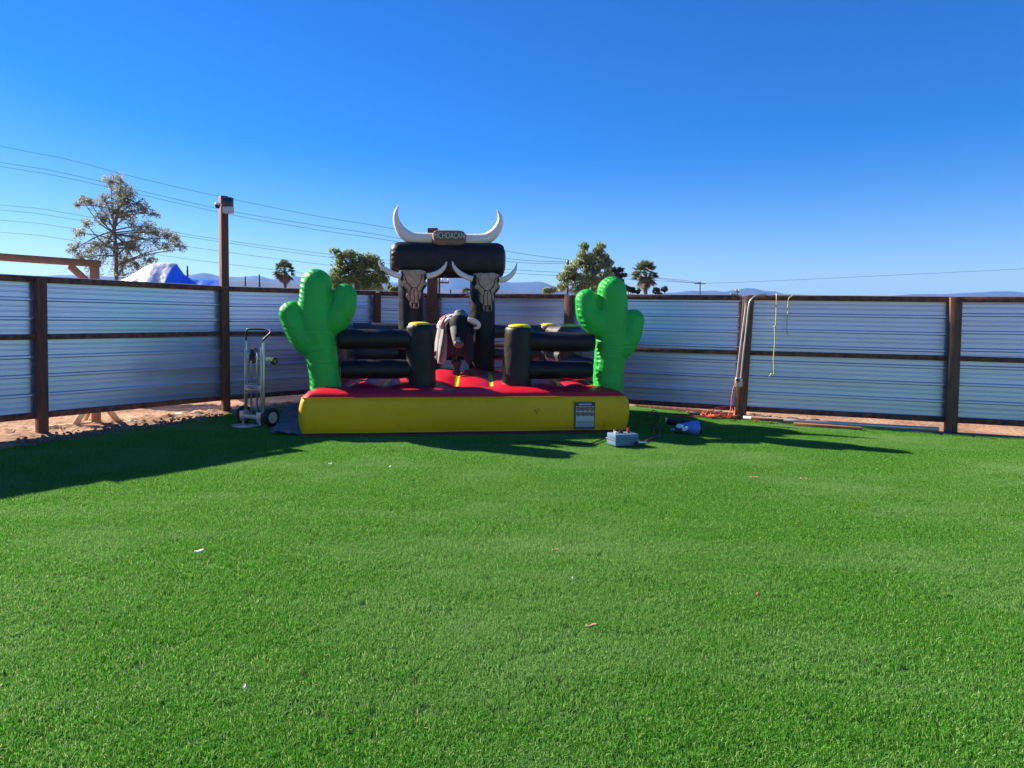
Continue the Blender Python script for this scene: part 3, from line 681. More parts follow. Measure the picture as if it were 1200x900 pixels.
# back posts
bollard(at(642, 425, 12.85), at(642, 381.5, 12.85), .185, 3, VBLACKB)
bollard(at(668.5, 425, 11.85), at(668.5, 382.5, 11.85), .19, 4, VBLACKB)
bollard(at(408, 425, 12.75), at(408, 381, 12.75), .185, 5, VBLACKB)
bollard(at(395, 425, 11.5), at(395, 381, 11.5), .19, 6, VBLACKB)
# front rails
puff('rail', at(396, 397.8, 9.98), at(482, 397.5, Yl), .148, .145, VBLACK, ARENA, 11, ends=(.9, .2))
puff('rail', at(400, 433, 9.98), at(484, 432.5, Yl), .138, .138, VBLACK, ARENA, 12, ends=(.9, .2))
puff('rail', at(617, 400, Yr), at(696.5, 401.5, 10.30), .145, .145, VBLACK, ARENA, 13, ends=(.2, .9))
puff('rail', at(616, 433, Yr), at(694, 434, 10.30), .138, .138, VBLACK, ARENA, 14, ends=(.2, .9))
# back rails between posts and arch, side rails
for k, (za, zc) in enumerate(((1.45, .13), (1.02, .12))):
    def zz(px, Y, z): return V((px-PX)/F*Y, Y, z)
    puff('rail', zz(400, 12.72, za), zz(474, 12.75, za), zc, zc, VBLACKB, ARENA, 20+k, ends=(.3, .3))
    puff('rail', zz(490, 12.75, za), zz(556, 12.75, za), zc, zc, VBLACKB, ARENA, 30+k, ends=(.3, .3))
    puff('rail', zz(572, 12.75, za), zz(640, 12.85, za), zc, zc, VBLACKB, ARENA, 40+k, ends=(.3, .3))
    puff('rail', zz(646, 12.7, za-.02), zz(667, 11.95, za-.02), zc*1.1, zc*1.1, VBLACKB, ARENA, 50+k, ends=(.3, .3))
    puff('rail', V(2.28, 11.72, za-.09), V(2.60, 10.62, za-.16), .155, .15, VBLACKB, ARENA, 60+k, ends=(.5, .5))
    puff('rail', zz(408, 12.65, za-.02), zz(395, 11.6, za-.02), zc*1.1, zc*1.1, VBLACKB, ARENA, 70+k, ends=(.3, .3))
    puff('rail', V(-1.74, 11.4, za-.06), V(-1.82, 10.2, za-.08), .15, .15, VBLACKB, ARENA, 80+k, ends=(.5, .5))
# arch
YA = 12.6
puff('arch_pillar', at(482.5, 430, YA)+V(0, 0, -.1), at(481, 300, YA), .235, .225, VBLACK, ARENA, 91, ends=(.2, .2), ny=60)
puff('arch_pillar', at(564.5, 430, YA)+V(0, 0, -.1), at(565.5, 303, YA), .235, .225, VBLACK, ARENA, 92, ends=(.2, .2), ny=60)
def box_puff(name, A, B, hy, hz, mt, parent, seed, n=3.2, seg=64, ny=60, pk=.014):
    """a fat cushion with a rounded square section from A to B"""
    A = Vector(A); B = Vector(B); ax = B-A; L = ax.length; ax.normalize(); y = V(0, 0, 1).cross(ax).normalized(); z = ax.cross(y)
    vs = []
    for j in range(ny+1):
        s_ = (1-math.cos(math.pi*j/ny))/2; d = s_*L
        e = min(d, L-d); f = .80+.20*math.sqrt(max(0, 1-(1-min(1, e/.16))**2)); wv = math.exp(-(e/.07)**2)
        for k in range(seg):
            th = 2*math.pi*k/seg; c_, s2 = math.cos(th), math.sin(th)
            m_ = (abs(c_)**n+abs(s2)**n)**(-1/n)
            pu = pk*wv*abs(math.sin(th*10+seed))+.006*noise.noise(V(c_*2, s2*2, s_*6+seed))
            vs.append(A+ax*d+y*(c_*m_*hy*f-pu*c_)+z*(s2*m_*hz*f-pu*s2))
    fs = [(j*seg+k, j*seg+(k+1) % seg, (j+1)*seg+(k+1) % seg, (j+1)*seg+k) for j in range(ny) for k in range(seg)]
    for base, p, sg in ((0, A, -1), (ny*seg, B, 1)):
        o = len(vs); vs += [p+ax*sg*.03+(vs[base+k]-p)*.7 for k in range(seg)]; vs.append(p+ax*sg*.045)
        for k in range(seg):
            k2 = (k+1) % seg; fs.append((base+k, base+k2, o+k2, o+k)); fs.append((o+k, o+k2, o+seg))
    b = MB(); b.add(vs, fs); return b.build(name, mt, parent)
BEAM = box_puff('arch_beam', at(459.5, 304.5, YA), at(589.5, 306, YA), .34, .32, VBLACK, ARENA, 3, pk=.03)
# horns on the beam
def smooth_path(ctrl, n=40):
    out = []; m_ = len(ctrl)
    for i in range(n+1):
        u = i/n*(m_-1); k = min(int(u), m_-2); f = u-k
        P = [ctrl[max(0, k-1)], ctrl[k], ctrl[k+1], ctrl[min(m_-1, k+2)]]
        out.append(tuple(.5*((2*P[1][c])+(-P[0][c]+P[2][c])*f+(2*P[0][c]-5*P[1][c]+4*P[2][c]-P[3][c])*f*f+(-P[0][c]+3*P[1][c]-3*P[2][c]+P[3][c])*f**3) for c in range(len(ctrl[0]))))
    return out
def horn(name, ctrl, Y, mt, parent, seg=22, yb=0.0, pk=.035):
    pts = smooth_path(ctrl, 46); P = [at(p[0], p[1], Y) for p in pts]; rr = [max(.3, p[2])*Y/F for p in pts]
    # puckers on the inner curve come from the radius wobble
    b = MB(); n0 = len(P)
    for i in range(n0): rr[i] *= 1-pk*abs(math.sin(i*1.9))*(1 if 4 < i < n0-6 else 0)
    b.tube(P, rr, seg); return b.build(name, mt, parent)
YH = 12.5
horn('horn', [(509, 280, 6.8), (494, 279.8, 7.0), (481, 278.4, 7.0), (471.5, 272, 6.3), (465.8, 262.5, 4.8), (463.9, 253, 3.2), (465, 246, 1.9), (467.3, 240.8, .5)], YH, VWHITE, ARENA)
horn('horn', [(542, 281, 6.8), (556, 281, 6.9), (568.5, 280, 6.9), (578.5, 274, 6.1), (584.6, 265, 4.7), (586.3, 257, 3.2), (585, 251, 1.9), (582.8, 246, .5)], YH, VWHITE, ARENA)
NB_ = box_puff('name_board', at(508.6, 279.4, YH-.06), at(543.6, 280, YH-.06), .15, .142, WOODP, ARENA, 6, n=6, pk=.004)
nbp = at(526, 276.2, YH-.06); fy = YH-.06-.15
b = MB(); c0 = at(526, 276.4, fy-.004)
b.box(c0, (.53, .012, .135), None, 0, .004); PLT = b.build('dark_band', mat('board_dark', (.07, .085, .08), .6), NB_)
text_mesh('MICHOACAN', .155, .004, Matrix.Translation(c0+V(0, -.010, -.0)) @ Matrix.Rotation(R(90), 4, 'X'), 'lettering', LETTER, NB_, xs=.60)

# skulls
def skull(cx, cy, Yf, seed):
    S = 1/16.36
    def fn(u, v, d): return at(460+u*S+(cx-484), 310+v*S+(cy-338), Yf)+V(0, d, 0)
    bone = [(150, 128), (250, 104), (340, 112), (420, 108), (520, 104), (600, 122), (648, 150), (668, 200), (640, 262), (604, 312), (635, 355), (632, 402), (590, 462), (556, 500), (545, 560), (548, 606), (518, 655), (503, 700), (508, 760), (497, 832), (430, 838), (362, 834), (332, 770), (333, 702), (300, 680), (262, 606), (272, 545), (222, 482), (180, 412), (182, 352), (212, 305), (170, 235), (146, 185)]
    b = MB(); ctr = (410, 420)
    b.prism([(ctr[0]+(u-ctr[0])*1.10, ctr[1]+(v-ctr[1])*1.03) for u, v in bone], fn, -.02, .12, 0, cx=ctr)
    body = b.build('skull', [INK], ARENA)
    # bone face, gently domed
    vs = []; fs = []; n = len(bone); rings = 6
    ob = [Vector(p) for p in smooth_path(bone+[bone[0]], 90)[:-1]]; n = len(ob)
    for j in range(rings):
        k = 1-j/rings
        for p in ob:
            q = (ctr[0]+(p[0]-ctr[0])*k, ctr[1]+(p[1]-ctr[1])*k); vs.append(fn(q[0], q[1], -.025-.045*math.sqrt(1-k*k)))
    vs.append(fn(*ctr, -.072))
    for j in range(rings-1):
        for i in range(n): fs.append((j*n+i, j*n+(i+1) % n, (j+1)*n+(i+1) % n, (j+1)*n+i))
    for i in range(n): fs.append(((rings-1)*n+i, (rings-1)*n+(i+1) % n, rings*n))
    b = MB(); b.add(vs, fs); b.build('bone_face', BONE, body)
    def dep(u, v):
        a_ = abs(u-ctr[0])/240; c_ = abs(v-ctr[1])/400; k = min(1, max(a_, c_)); return -.030-.045*math.sqrt(max(0, 1-k*k))
    b = MB()
    for ln, wd in (([(228, 200), (252, 270), (275, 350), (330, 400), (365, 450), (342, 540), (338, 620), (345, 700)], 7), ([(575, 200), (552, 270), (540, 350), (505, 400), (472, 450), (496, 540), (502, 620), (506, 700)], 7),
                   ([(362, 462), (385, 446), (420, 450), (450, 446), (474, 462)], 8), ([(418, 480), (414, 560), (424, 650), (420, 735)], 6), ([(350, 735), (420, 742), (495, 735)], 8),
                   ([(395, 745), (390, 825)], 5), ([(445, 745), (447, 825)], 5), ([(230, 480), (300, 540), (322, 560)], 5), ([(560, 480), (520, 540)], 5)):
        P = smooth_path([(u, v, 0) for u, v in ln], 14); b.tube([fn(u, v, dep(u, v)) for u, v, _ in P], wd*S*Yf/F, 6)
    for bl in ([(150, 150), (190, 135), (215, 190), (205, 290), (165, 290), (140, 220)], [(640, 170), (672, 190), (650, 260), (612, 300), (600, 250), (615, 190)],
               [(180, 395), (215, 410), (262, 470), (300, 525), (260, 520), (205, 470)], [(632, 390), (600, 412), (570, 470), (545, 520), (580, 495), (625, 430)],
               [(365, 745), (392, 750), (392, 828), (370, 826)], [(448, 750), (490, 745), (488, 826), (450, 828)]):
        c_ = (sum(p[0] for p in bl)/len(bl), sum(p[1] for p in bl)/len(bl)); d_ = min(dep(*p) for p in bl)-.004
        b.prism(bl, fn, d_, d_+.03, 0, .15)
    b.build('painted_lines', INK, body)
    return body
def skull_horn(body, ctrl, Y): return horn('horn', ctrl, Y, VWHITE, body, 14)
s1 = skull(484, 338.0, 12.22, 1); s2 = skull(569.5, 341.5, 12.22, 2)
skull_horn(s1, [(470, 323.6, 3.4), (462, 321.6, 3.5), (453, 316.8, 3.1), (446.5, 311.5, 2.0), (443.6, 306, .5)], 12.17)
skull_horn(s1, [(500, 323.6, 3.4), (508, 322, 3.4), (516.5, 317.5, 3.0), (521.6, 311.5, 1.9), (523.4, 306.4, .5)], 12.17)
skull_horn(s2, [(554, 327, 3.4), (546.5, 324.6, 3.4), (538, 319.4, 3.0), (532, 312.5, 1.9), (530, 306.2, .5)], 12.17)
skull_horn(s2, [(585, 328, 3.4), (592, 327, 3.4), (599, 322.4, 3.0), (603.8, 315.5, 1.9), (605.6, 308.5, .5)], 12.17)

# cacti
def cactus(parts, Y, thick, seed, cre=(), name='cactus'):
    import bmesh
    b = MB()
    for path, rad in parts:
        P = [at(p[0], p[1], Y) for p in smooth_path([(q[0], q[1]) for q in path], 26)]
        rs = smooth_path([(r_,) for r_ in rad], 26)
        for k in range(0, len(P)):
            bm = bmesh.new(); bmesh.ops.create_icosphere(bm, subdivisions=3, radius=rs[k][0]*Y/F)
            bm.verts.index_update(); b.add([P[k]+V(v.co.x, v.co.y*thick, v.co.z) for v in bm.verts], [[v.index for v in f.verts] for f in bm.faces]); bm.free()
    o = b.build(name, VGREEN)
    r_ = o.modifiers.new('r', 'REMESH'); r_.mode = 'VOXEL'; r_.voxel_size = .012
    s_ = o.modifiers.new('s', 'SMOOTH'); s_.iterations = 5; s_.factor = .5
    bpy.context.view_layer.update()
    me = bpy.data.meshes.new_from_object(o.evaluated_get(bpy.context.evaluated_depsgraph_get()))
    bpy.data.objects.remove(o)
    me.update(); co = []
    for v in me.vertices:
        n_ = v.normal; c = v.co; ny = n_.y
        # seam lines where the front and back sheets meet the side band, puckered
        w_ = math.exp(-((abs(ny)-.52)/.20)**2); tang = V(n_.z, 0, -n_.x)
        ph = (c.z*52+c.x*34)+5*noise.noise(c*3.3+V(seed, 0, 0)); amp = .5+.9*max(0, noise.noise(c*2.2+V(0, seed, 0))+.25)
        d = -.0035*math.exp(-((abs(ny)-.50)/.05)**2) - .019*w_*amp*(abs(math.sin(ph*.85))-.3)-.007*sum(math.exp(-((c.z-q_+.03*math.sin(c.x*3))/.009)**2) for q_ in cre)
        d += .006*noise.noise(c*4)+.0025*noise.noise(c*12)
        co.append(c+n_*d)
    for v, c in zip(me.vertices, co): v.co = c
    for p in me.polygons: p.use_smooth = True
    me.materials.clear(); me.materials.append(VGREEN); me.name = name
    o = bpy.data.objects.new(name, me); COL.objects.link(o); put(o, ARENA); return o
c1 = cactus([([(382.5, 462), (380.5, 440), (376, 410), (371.5, 380), (370, 355), (370.5, 333.5)], [19.5, 18.2, 19.5, 21, 20, 18.6]),
        ([(374, 405), (362, 398), (351, 385), (343, 368.5)], [19, 19, 17.5, 16.2]),
        ([(378, 384), (392, 374), (401, 362), (404, 347)], [15, 17, 16, 14.6])], 9.95, .92, 1, (1.49, 1.02))
c1['label'] = 'cactus at the left end of the inflatable'
c2 = cactus([([(712, 463), (713, 440), (715, 410), (717, 380), (718, 360), (717, 341)], [18, 18, 18, 18.5, 17.5, 17]),
        ([(712, 388), (700, 379), (690, 368), (687.5, 352)], [14, 16, 14.5, 13.6]),
        ([(715, 416), (729, 403), (738, 389), (742, 375)], [16, 16, 14.5, 12.8])], 10.45, .92, 2, (1.30, .90))
c2['label'] = 'cactus at the right end of the inflatable'

# scuffs on the yellow wall
for (px, py, l_, a_, w_) in ((628, 482, .09, -55, .012), (631, 480, .05, -60, .01), (707.5, 498, .05, 88, .012), (707, 493, .03, 85, .008)):
    b = MB(); q, n_, d_ = wall_pt(px, py)
    Mq = Matrix(((d_.x, 0, n_.x, q.x), (d_.y, 0, n_.y, q.y), (d_.z, 1, n_.z, q.z), (0, 0, 0, 1)))
    c_, s_ = math.cos(R(a_)), math.sin(R(a_)); vs = []
    for (x, y) in ((-l_/2, -w_*.2), (0, -w_/2), (l_/2, -w_*.3), (l_/2, w_*.3), (0, w_/2), (-l_/2, w_*.2)): vs.append(Mq @ V(x*c_-y*s_, x*s_+y*c_, .012))
    b.add(vs, [(0, 1, 2, 3, 4, 5)]); b.build('scuff', mat('scuff_brown', (.10, .06, .02), .8), wall, smooth=False)

# ------------------------------------------------------------------ mechanical bull
YB = 11.2
base = at(535.5, 441.5, YB)
BULL = thing('mechanical_bull', base, 'mechanical bull with white horn under a grey and maroon cape on the red mat', 'mechanical bull')
s = YB/F
def bp_(px, py, dy=0.0): return at(px, py, YB+dy)
b = MB()
b.tube([bp_(536, 447), bp_(535.5, 441)], [.10, .085], 16); b.tube([bp_(535.5, 442), bp_(535, 430)], .045, 14); b.tube([bp_(535, 431), bp_(534.5, 418)], .062, 14)
b.box(bp_(535, 425), (.17, .16, .06), None, 0, .01); b.box(bp_(535.3, 436.5), (.13, .13, .05), None, 0, .01)
b.build('pedestal', BLACKP, BULL, auto=40)
def ellipsoid(mb, c, r, rot=None, seg=28, rings=18, mi=0, fn=None):
    vs = []; fs = []; T = rot or Matrix.Identity(3)
    for j in range(rings+1):
        ph = math.pi*j/rings
        for k in range(seg):
            th = 2*math.pi*k/seg; d = V(math.sin(ph)*math.cos(th), math.sin(ph)*math.sin(th), math.cos(ph))
            p = V(d.x*r[0], d.y*r[1], d.z*r[2])
            if fn: p = fn(p, d)
            vs.append(Vector(c)+T @ p)
    fs = [(j*seg+k, j*seg+(k+1) % seg, (j+1)*seg+(k+1) % seg, (j+1)*seg+k) for j in range(rings) for k in range(seg)]
    mb.add(vs, fs, mi)
b = MB(); bc = bp_(532, 388, .35); ellipsoid(b, bc, (.26, .66, .25)); b.build('body', HIDE, BULL)
# cape: draped sheet over the barrel with hanging flaps
def cape():
    nu, nv = 120, 40; vs = []; mi = []
    top = bp_(531, 369.5, .3); cz = bc.z
    hem_l = 428; 
    for j in range(nv+1):
        v = j/nv; y = bc.y-.62+1.20*v
        endf = math.sqrt(max(0.05, 1-((y-bc.y)/.78)**2))
        for i in range(nu+1):
            u = i/nu*2-1; a_ = abs(u); sgn = 1 if u > 0 else -1
            # over the back then straight down
            arc = .46
            if a_ < arc:
                th = a_/arc*math.pi/2; x = math.sin(th)*.285*endf; z = cz+.03+.25*math.cos(th)*(.75+.25*endf)
            else:
                k = (a_-arc)/(1-arc)
                hem = .46+.05*math.sin(y*9+sgn)+(.06*math.sin(y*17+2*sgn))
                if sgn < 0: hem += .10*math.exp(-((y-bc.y+.50)/.10)**2)-.12*math.exp(-((y-bc.y+.30)/.07)**2)
                x = .285*endf+(.055*k if sgn < 0 else .03*k)+.030*math.sin(y*15+k*2+sgn)*k; z = cz+.03-k*hem
            vs.append((bc.x+sgn*x, y+.02*math.sin(u*9)*a_, z))
    fs = []; 
    b = MB()
    for j in range(nv):
        for i in range(nu):
            fs.append((j*(nu+1)+i, j*(nu+1)+i+1, (j+1)*(nu+1)+i+1, (j+1)*(nu+1)+i))
    b.add(vs, fs)
    for q in range(len(b.m)):
        i = q % nu; u = (i+.5)/nu*2-1; b.m[q] = 0 if u < .16 else 1
    o = b.build('cape', [CGREY, CMAROON], BULL); sm = o.modifiers.new('t', 'SOLIDIFY'); sm.thickness = .012
cape()
# chest cloth hanging at the front, maroon on the left of the seam, darker on the right
def chest():
    nu, nv = 44, 30; b = MB(); vs = []
    for j in range(nv+1):
        v = j/nv
        for i in range(nu+1):
            u = i/nu*2-1
            hw = .275+.03*v
            top = .17*math.sqrt(max(0, 1-u*u*.9))
            bot = -.44-.05*math.cos(u*9)-.06*abs(u)+(.13*math.exp(-(u/.22)**2))
            z = top+(bot-top)*v
            y = -.62+.20*u*u*(1-.4*v)+.015*math.sin(u*14+v*2)*v
            vs.append((bc.x+u*hw+.015, bc.y+y, bc.z+z))
    fs = [(j*(nu+1)+i, j*(nu+1)+i+1, (j+1)*(nu+1)+i+1, (j+1)*(nu+1)+i) for j in range(nv) for i in range(nu)]
    b.add(vs, fs)
    for q in range(len(b.m)): b.m[q] = 1 if (q % nu) > nu*.27 else 0
    o = b.build('chest_cloth', [CGREY, CMAROON], BULL); sm = o.modifiers.new('t', 'SOLIDIFY'); sm.thickness = .012
chest()
# saddle pads over the shoulders
def pad(u0, u1, y0, y1, mt, nm, lift):
    b = MB(); vs = []; nu, nv = 14, 10
    for j in range(nv+1):
        y = bc.y+y0+(y1-y0)*j/nv; endf = math.sqrt(max(0.05, 1-((y-bc.y)/.78)**2))
        for i in range(nu+1):
            th = (u0+(u1-u0)*i/nu)*math.pi/2; x = math.sin(th)*(.285*endf+lift); z = bc.z+.03+(.25*math.cos(th)*(.75+.25*endf))+lift
            vs.append((bc.x+x, y, z))
    b.add(vs, [(j*(nu+1)+i, j*(nu+1)+i+1, (j+1)*(nu+1)+i+1, (j+1)*(nu+1)+i) for j in range(nv) for i in range(nu)])
    o = b.build(nm, mt, BULL); sm = o.modifiers.new('t', 'SOLIDIFY'); sm.thickness = .01
pad(-.98, .9, -.60, -.10, SADW, 'saddle_cloth', .014)
pad(-.62, -.12, -.34, -.12, SADR, 'saddle_patch', .026); pad(-.95, -.42, -.59, -.47, SADR, 'saddle_patch', .026); pad(.15, .7, -.5, -.12, SADR, 'saddle_patch', .026)
# head, lowered and pointing at the camera
hc = bp_(538.5, 385.5, -.42)
def headfn(p, d):
    k = (p.z/.34+1)/2          # 0 at muzzle .. 1 at poll
    w_ = .60+.44*k; w_ *= 1+.14*math.exp(-((k-.66)/.12)**2)
    if k < .22: w_ *= 1.06
    y = p.y*(.85+.5*k)
    return V(p.x*w_, y, p.z)
Hr = Matrix.Rotation(R(-22), 3, 'X') @ Matrix.Rotation(R(4), 3, 'Y')
b = MB(); ellipsoid(b, hc, (.178, .13, .31), Hr, 36, 30, 0, headfn)
for q in range(len(b.f)):
    c = sum((Vector(b.v[i]) for i in b.f[q]), V(0, 0, 0))/len(b.f[q]); l_ = Hr.inverted() @ (c-hc)
    if l_.z > .17: b.m[q] = 2
    elif l_.x < -.05 and l_.z < .0: b.m[q] = 1  # pale left cheek and muzzle: sunlit side put into the colour
    elif l_.z < -.17 and l_.x < .02: b.m[q] = 1
HEAD = b.build('head', [HIDE, MUZZ, HIDEG], BULL)
def hp(x, y, z): return hc+Hr @ V(x, y, z)
b = MB(); ellipsoid(b, hp(.005, -.045, -.275), (.085, .085, .055), Hr, 20, 12); b.build('muzzle', HIDEG, HEAD)
for sx in (-1, 1):
    b = MB(); ellipsoid(b, hp(sx*.105, -.085, .06), (.02, .02, .022), None, 14, 10); b.build('eye', mat('eye_gloss', (.02, .015, .012), .15), HEAD)
    b = MB(); ellipsoid(b, hp(.005+sx*.038, -.125, -.265), (.016, .012, .014), None, 12, 8); b.build('nostril', INK, HEAD)
    # ear: leaf shaped, hanging
    b = MB(); e0 = hp(sx*.165, .05, .12); e1 = e0+V(sx*.035, -.01, -.18); e2 = e0+V(sx*.035, -.03, -.06)
    b.tube(smooth_path([tuple(e0), tuple(e0+V(sx*.035, 0, -.05)), tuple(e1+V(0, 0, .05)), tuple(e1)], 14), [0.012+.020*math.sin(math.pi*i/14)**.8 for i in range(15)], 12); b.build('ear', HIDE, HEAD)
b = MB(); ellipsoid(b, hp(-.01, .0, .245), (.10, .10, .085), Hr, 20, 14); b.build('poll', HIDEG, HEAD)
hr_ = [(548, 374.5, 2.3), (553.5, 375.6, 2.6), (558.6, 377.8, 2.7), (561.2, 381, 2.4), (559.4, 384.2, 1.7), (555, 384.6, .6)]
pts = smooth_path(hr_, 30); b = MB(); b.tube([at(p[0], p[1], YB-.52) for p in pts], [max(.3, p[2])*s for p in pts], 16); b.build('horn', HORNM, HEAD)
hl_ = [(530, 374, 2.4), (525.5, 374.6, 2.6), (522.5, 377, 2.2), (523, 380, 1.6), (525, 381.5, .6)]
pts = smooth_path(hl_, 30); b = MB(); b.tube([at(p[0], p[1], YB-.30+.1*i/30) for i, p in enumerate(pts)], [max(.3, p[2])*s*.8 for p in pts], 14); b.build('horn', HORNM, HEAD)
b = MB(); b.tube([hp(.004, -.10, -.30), V(bc.x+.03, bc.y-.64, bc.z-.25), V(bc.x+.03, bc.y-.6, bc.z-.40)], .005, 6); b.build('lead_rope', mat('rope_dark', (.16, .10, .09), .8), HEAD)

# ------------------------------------------------------------------ grey sheet of tarp by the inflatable's left foot
def ground_cloth():
    cs = [gr(352, 481), gr(345, 478.5), gr(334, 481), gr(326, 496), gr(315.5, 511), gr(330, 513), gr(345, 512.5), gr(356, 513)]
    # four-sided patch: left edge -> right edge
    A, B_, C_, D = gr(315.5, 512), gr(362, 514), gr(362, 478), gr(336, 478.5); n = 46; b = MB(); vs = []
    for j in range(n+1):
        for i in range(n+1):
            u, v = i/n, j/n; p = A.lerp(B_, u).lerp(D.lerp(C_, u), v)
            p = p + V(.03*math.sin(v*9)*(1-u), 0, 0)
            e = min(u, v, 1-v)
            z = .062+.03*abs(noise.noise(p*4+V(2, 0, 0)))*2+.05*u*math.sin(math.pi*v)+.02*noise.noise(p*11)-(.012 if e == 0 else 0)
            vs.append((p.x, p.y, z))
    b.add(vs, [(j*(n+1)+i, j*(n+1)+i+1, (j+1)*(n+1)+i+1, (j+1)*(n+1)+i) for j in range(n) for i in range(n)])
    o = b.build('ground_tarp', GTARP); sm = o.modifiers.new('t', 'SOLIDIFY'); sm.thickness = .006; sm.offset = 1
    tag(o, 'dark grey tarp crumpled on the turf beside the left end of the inflatable', 'tarp')
ground_cloth()

# ------------------------------------------------------------------ hand truck
HT = thing('hand_truck', gr(298.5, 500), 'silver aluminium hand truck with black handle standing beside the tall fence post', 'hand truck', rz=R(-33))
zg = .03
def lp(*a): return V(*a)
for sx in (-1, 1):
    b = MB(); b.box((sx*.19, 0, .69+zg), (.038, .03, 1.16), None, 0, .006); b.build('side_rail', ALU, HT, local=True, auto=40)
    b = MB(); b.box((sx*.175, -.035, .70+zg), (.018, .016, .95), None, 0, .004); b.build('guide_rail', ALU, HT, local=True, auto=40)
    b = MB(); b.tube([(sx*.062, -.012, .10+zg), (sx*.062, -.012, 1.02+zg), (sx*.055, -.012, 1.07+zg), (sx*.028, -.006, 1.12+zg), (0, 0, 1.13+zg)], .013, 12); b.build('inner_bar', ALU, HT, local=True)
    b = MB(); b.box((sx*.185, -.05, .13+zg), (.085, .10, .16), None, 0, .012); b.box((sx*.185, -.055, .035+zg), (.04, .03, .07), None, 0, .006); b.build('axle_bracket', ALU, HT, local=True, auto=40)
    wx = sx*.30; WH = None
    b = MB(); prof = [(.085, -.03), (.118, -.038), (.135, -.026), (.139, 0), (.135, .026), (.118, .038), (.085, .03)]; sg = 40; vs = []
    for (r_, x_) in prof:
        for k in range(sg): a_ = 2*math.pi*k/sg; vs.append((wx+x_, .06+r_*math.cos(a_), .139+r_*math.sin(a_)+.02))
    b.add(vs, [(j*sg+k, j*sg+(k+1) % sg, (j+1)*sg+(k+1) % sg, (j+1)*sg+k) for j in range(len(prof)-1) for k in range(sg)])
    WH = b.build('wheel', RUBBER, HT, local=True)
    b = MB(); b.tube([(wx-.026, .06, .159), (wx+.026, .06, .159)], .088, 28); b.tube([(wx-.034, .06, .159), (wx+.034, .06, .159)], .030, 16); b.build('rim', LGREY, WH, local=True, auto=40)
    # caster at the back of the frame
    b = MB(); b.box((sx*.215, .06, 1.0+zg), (.05, .09, .055), None, 0, .008); b.box((sx*.225, .12, .985+zg), (.05, .05, .05), None, 0, .006); b.build('caster_bracket', ALU, HT, local=True, auto=40)
    b = MB(); b.tube([(sx*.215, .17, .965+zg), (sx*.25, .17, .965+zg)], .056, 24); CW = b.build('caster_wheel', RUBBER, HT, local=True, auto=40)
    b = MB(); b.tube([(sx*.21, .17, .965+zg), (sx*.256, .17, .965+zg)], .025, 16); b.build('caster_hub', mat('hub_orange', (.45, .2, .08), .5), CW, local=True, auto=40)
b = MB(); b.tube([(-.30, .06, .159), (.30, .06, .159)], .012, 10); b.build('axle', STEEL, HT, local=True)
b = MB(); b.box((0, -.03, .56+zg), (.36, .02, .085), None, 0, .006); NP = b.build('cross_plate', ALU, HT, local=True, auto=40)
cu = text_mesh('COSCO', .062, .001, Matrix.Translation((0, -.0425, .56+zg)) @ Matrix.Rotation(R(90), 4, 'X'), 'lettering', DARKB, None); cu.parent = NP
b = MB(); b.box((0, 0, 1.0+zg), (.36, .02, .03), None, 0, .004); b.build('cross_bar', ALU, HT, local=True, auto=40)
b = MB(); b.box((0, -.03, .12+zg), (.30, .03, .06), None, 0, .006); b.build('cross_bar', ALU, HT, local=True, auto=40)
b = MB(); b.tube([(-.17, -.035, .75+zg), (-.11, -.03, .62+zg), (.11, -.03, .62+zg), (.17, -.035, .70+zg)], .009, 8); b.build('brace', ALU, HT, local=True)
b = MB(); b.box((.0, -.02, 1.10+zg), (.10, .06, .12), None, 0, .015); b.box((-.03, -.03, 1.02+zg), (.07, .05, .10), None, 0, .012); b.build('release_latch', BLACKP, HT, local=True, auto=40)
b = MB(); b.tube(smooth_path([(-.19, 0, 1.24+zg), (-.19, .0, 1.32+zg), (-.18, .0, 1.41+zg), (-.13, .02, 1.445+zg), (.13, .10, 1.44+zg), (.235, .10, 1.415+zg), (.235, .07, 1.37+zg), (.19, .0, 1.29+zg), (.19, 0, 1.24+zg)], 50), .0155, 12); b.build('handle', BLACKP, HT, local=True)
b = MB(); b.box((0, -.17, zg+.012), (.40, .22, .010), None, 0, .003); b.build('toe_plate', ALU, HT, local=True, auto=40)

# ------------------------------------------------------------------ solar floodlight on the tall left post
fl = at(268, 241, 11.30)
FLD = thing('solar_floodlight', fl+V(0, .02, -.05), 'black and white solar floodlight mounted near the top of the tall wooden post', 'light')
Rz = Matrix.Rotation(R(-12), 3, 'Z')
b = MB(); b.box(fl+V(0, -.03, .05), (.155, .09, .15), Rz, 0, .01); b.build('solar_panel', DARKB, FLD, auto=40)
b = MB(); b.box(fl+V(.004, -.03, -.078), (.162, .10, .105), Rz, 0, .012); b.build('lamp_housing', LGREY, FLD, auto=40)
b = MB(); b.box(fl+V(-.03, .035, .02), (.06, .06, .10), Rz, 0, .006); b.build('bracket', STEEL, FLD, auto=40)
cm = at(255.6, 240.5, 11.42)
CMR = thing('dome_sensor', cm, 'small black and white round sensor on the left side of the tall post', 'sensor')
b = MB(); ellipsoid(b, cm+V(-.01, 0, -.01), (.042, .045, .045)); b.build('lens', DARKB, CMR)
b = MB(); ellipsoid(b, cm+V(-.008, 0, .018), (.048, .05, .03)); b.tube([cm+V(0, 0, .01), cm+V(.06, .01, .01)], .015, 10); b.build('shell', WHITEP, CMR)

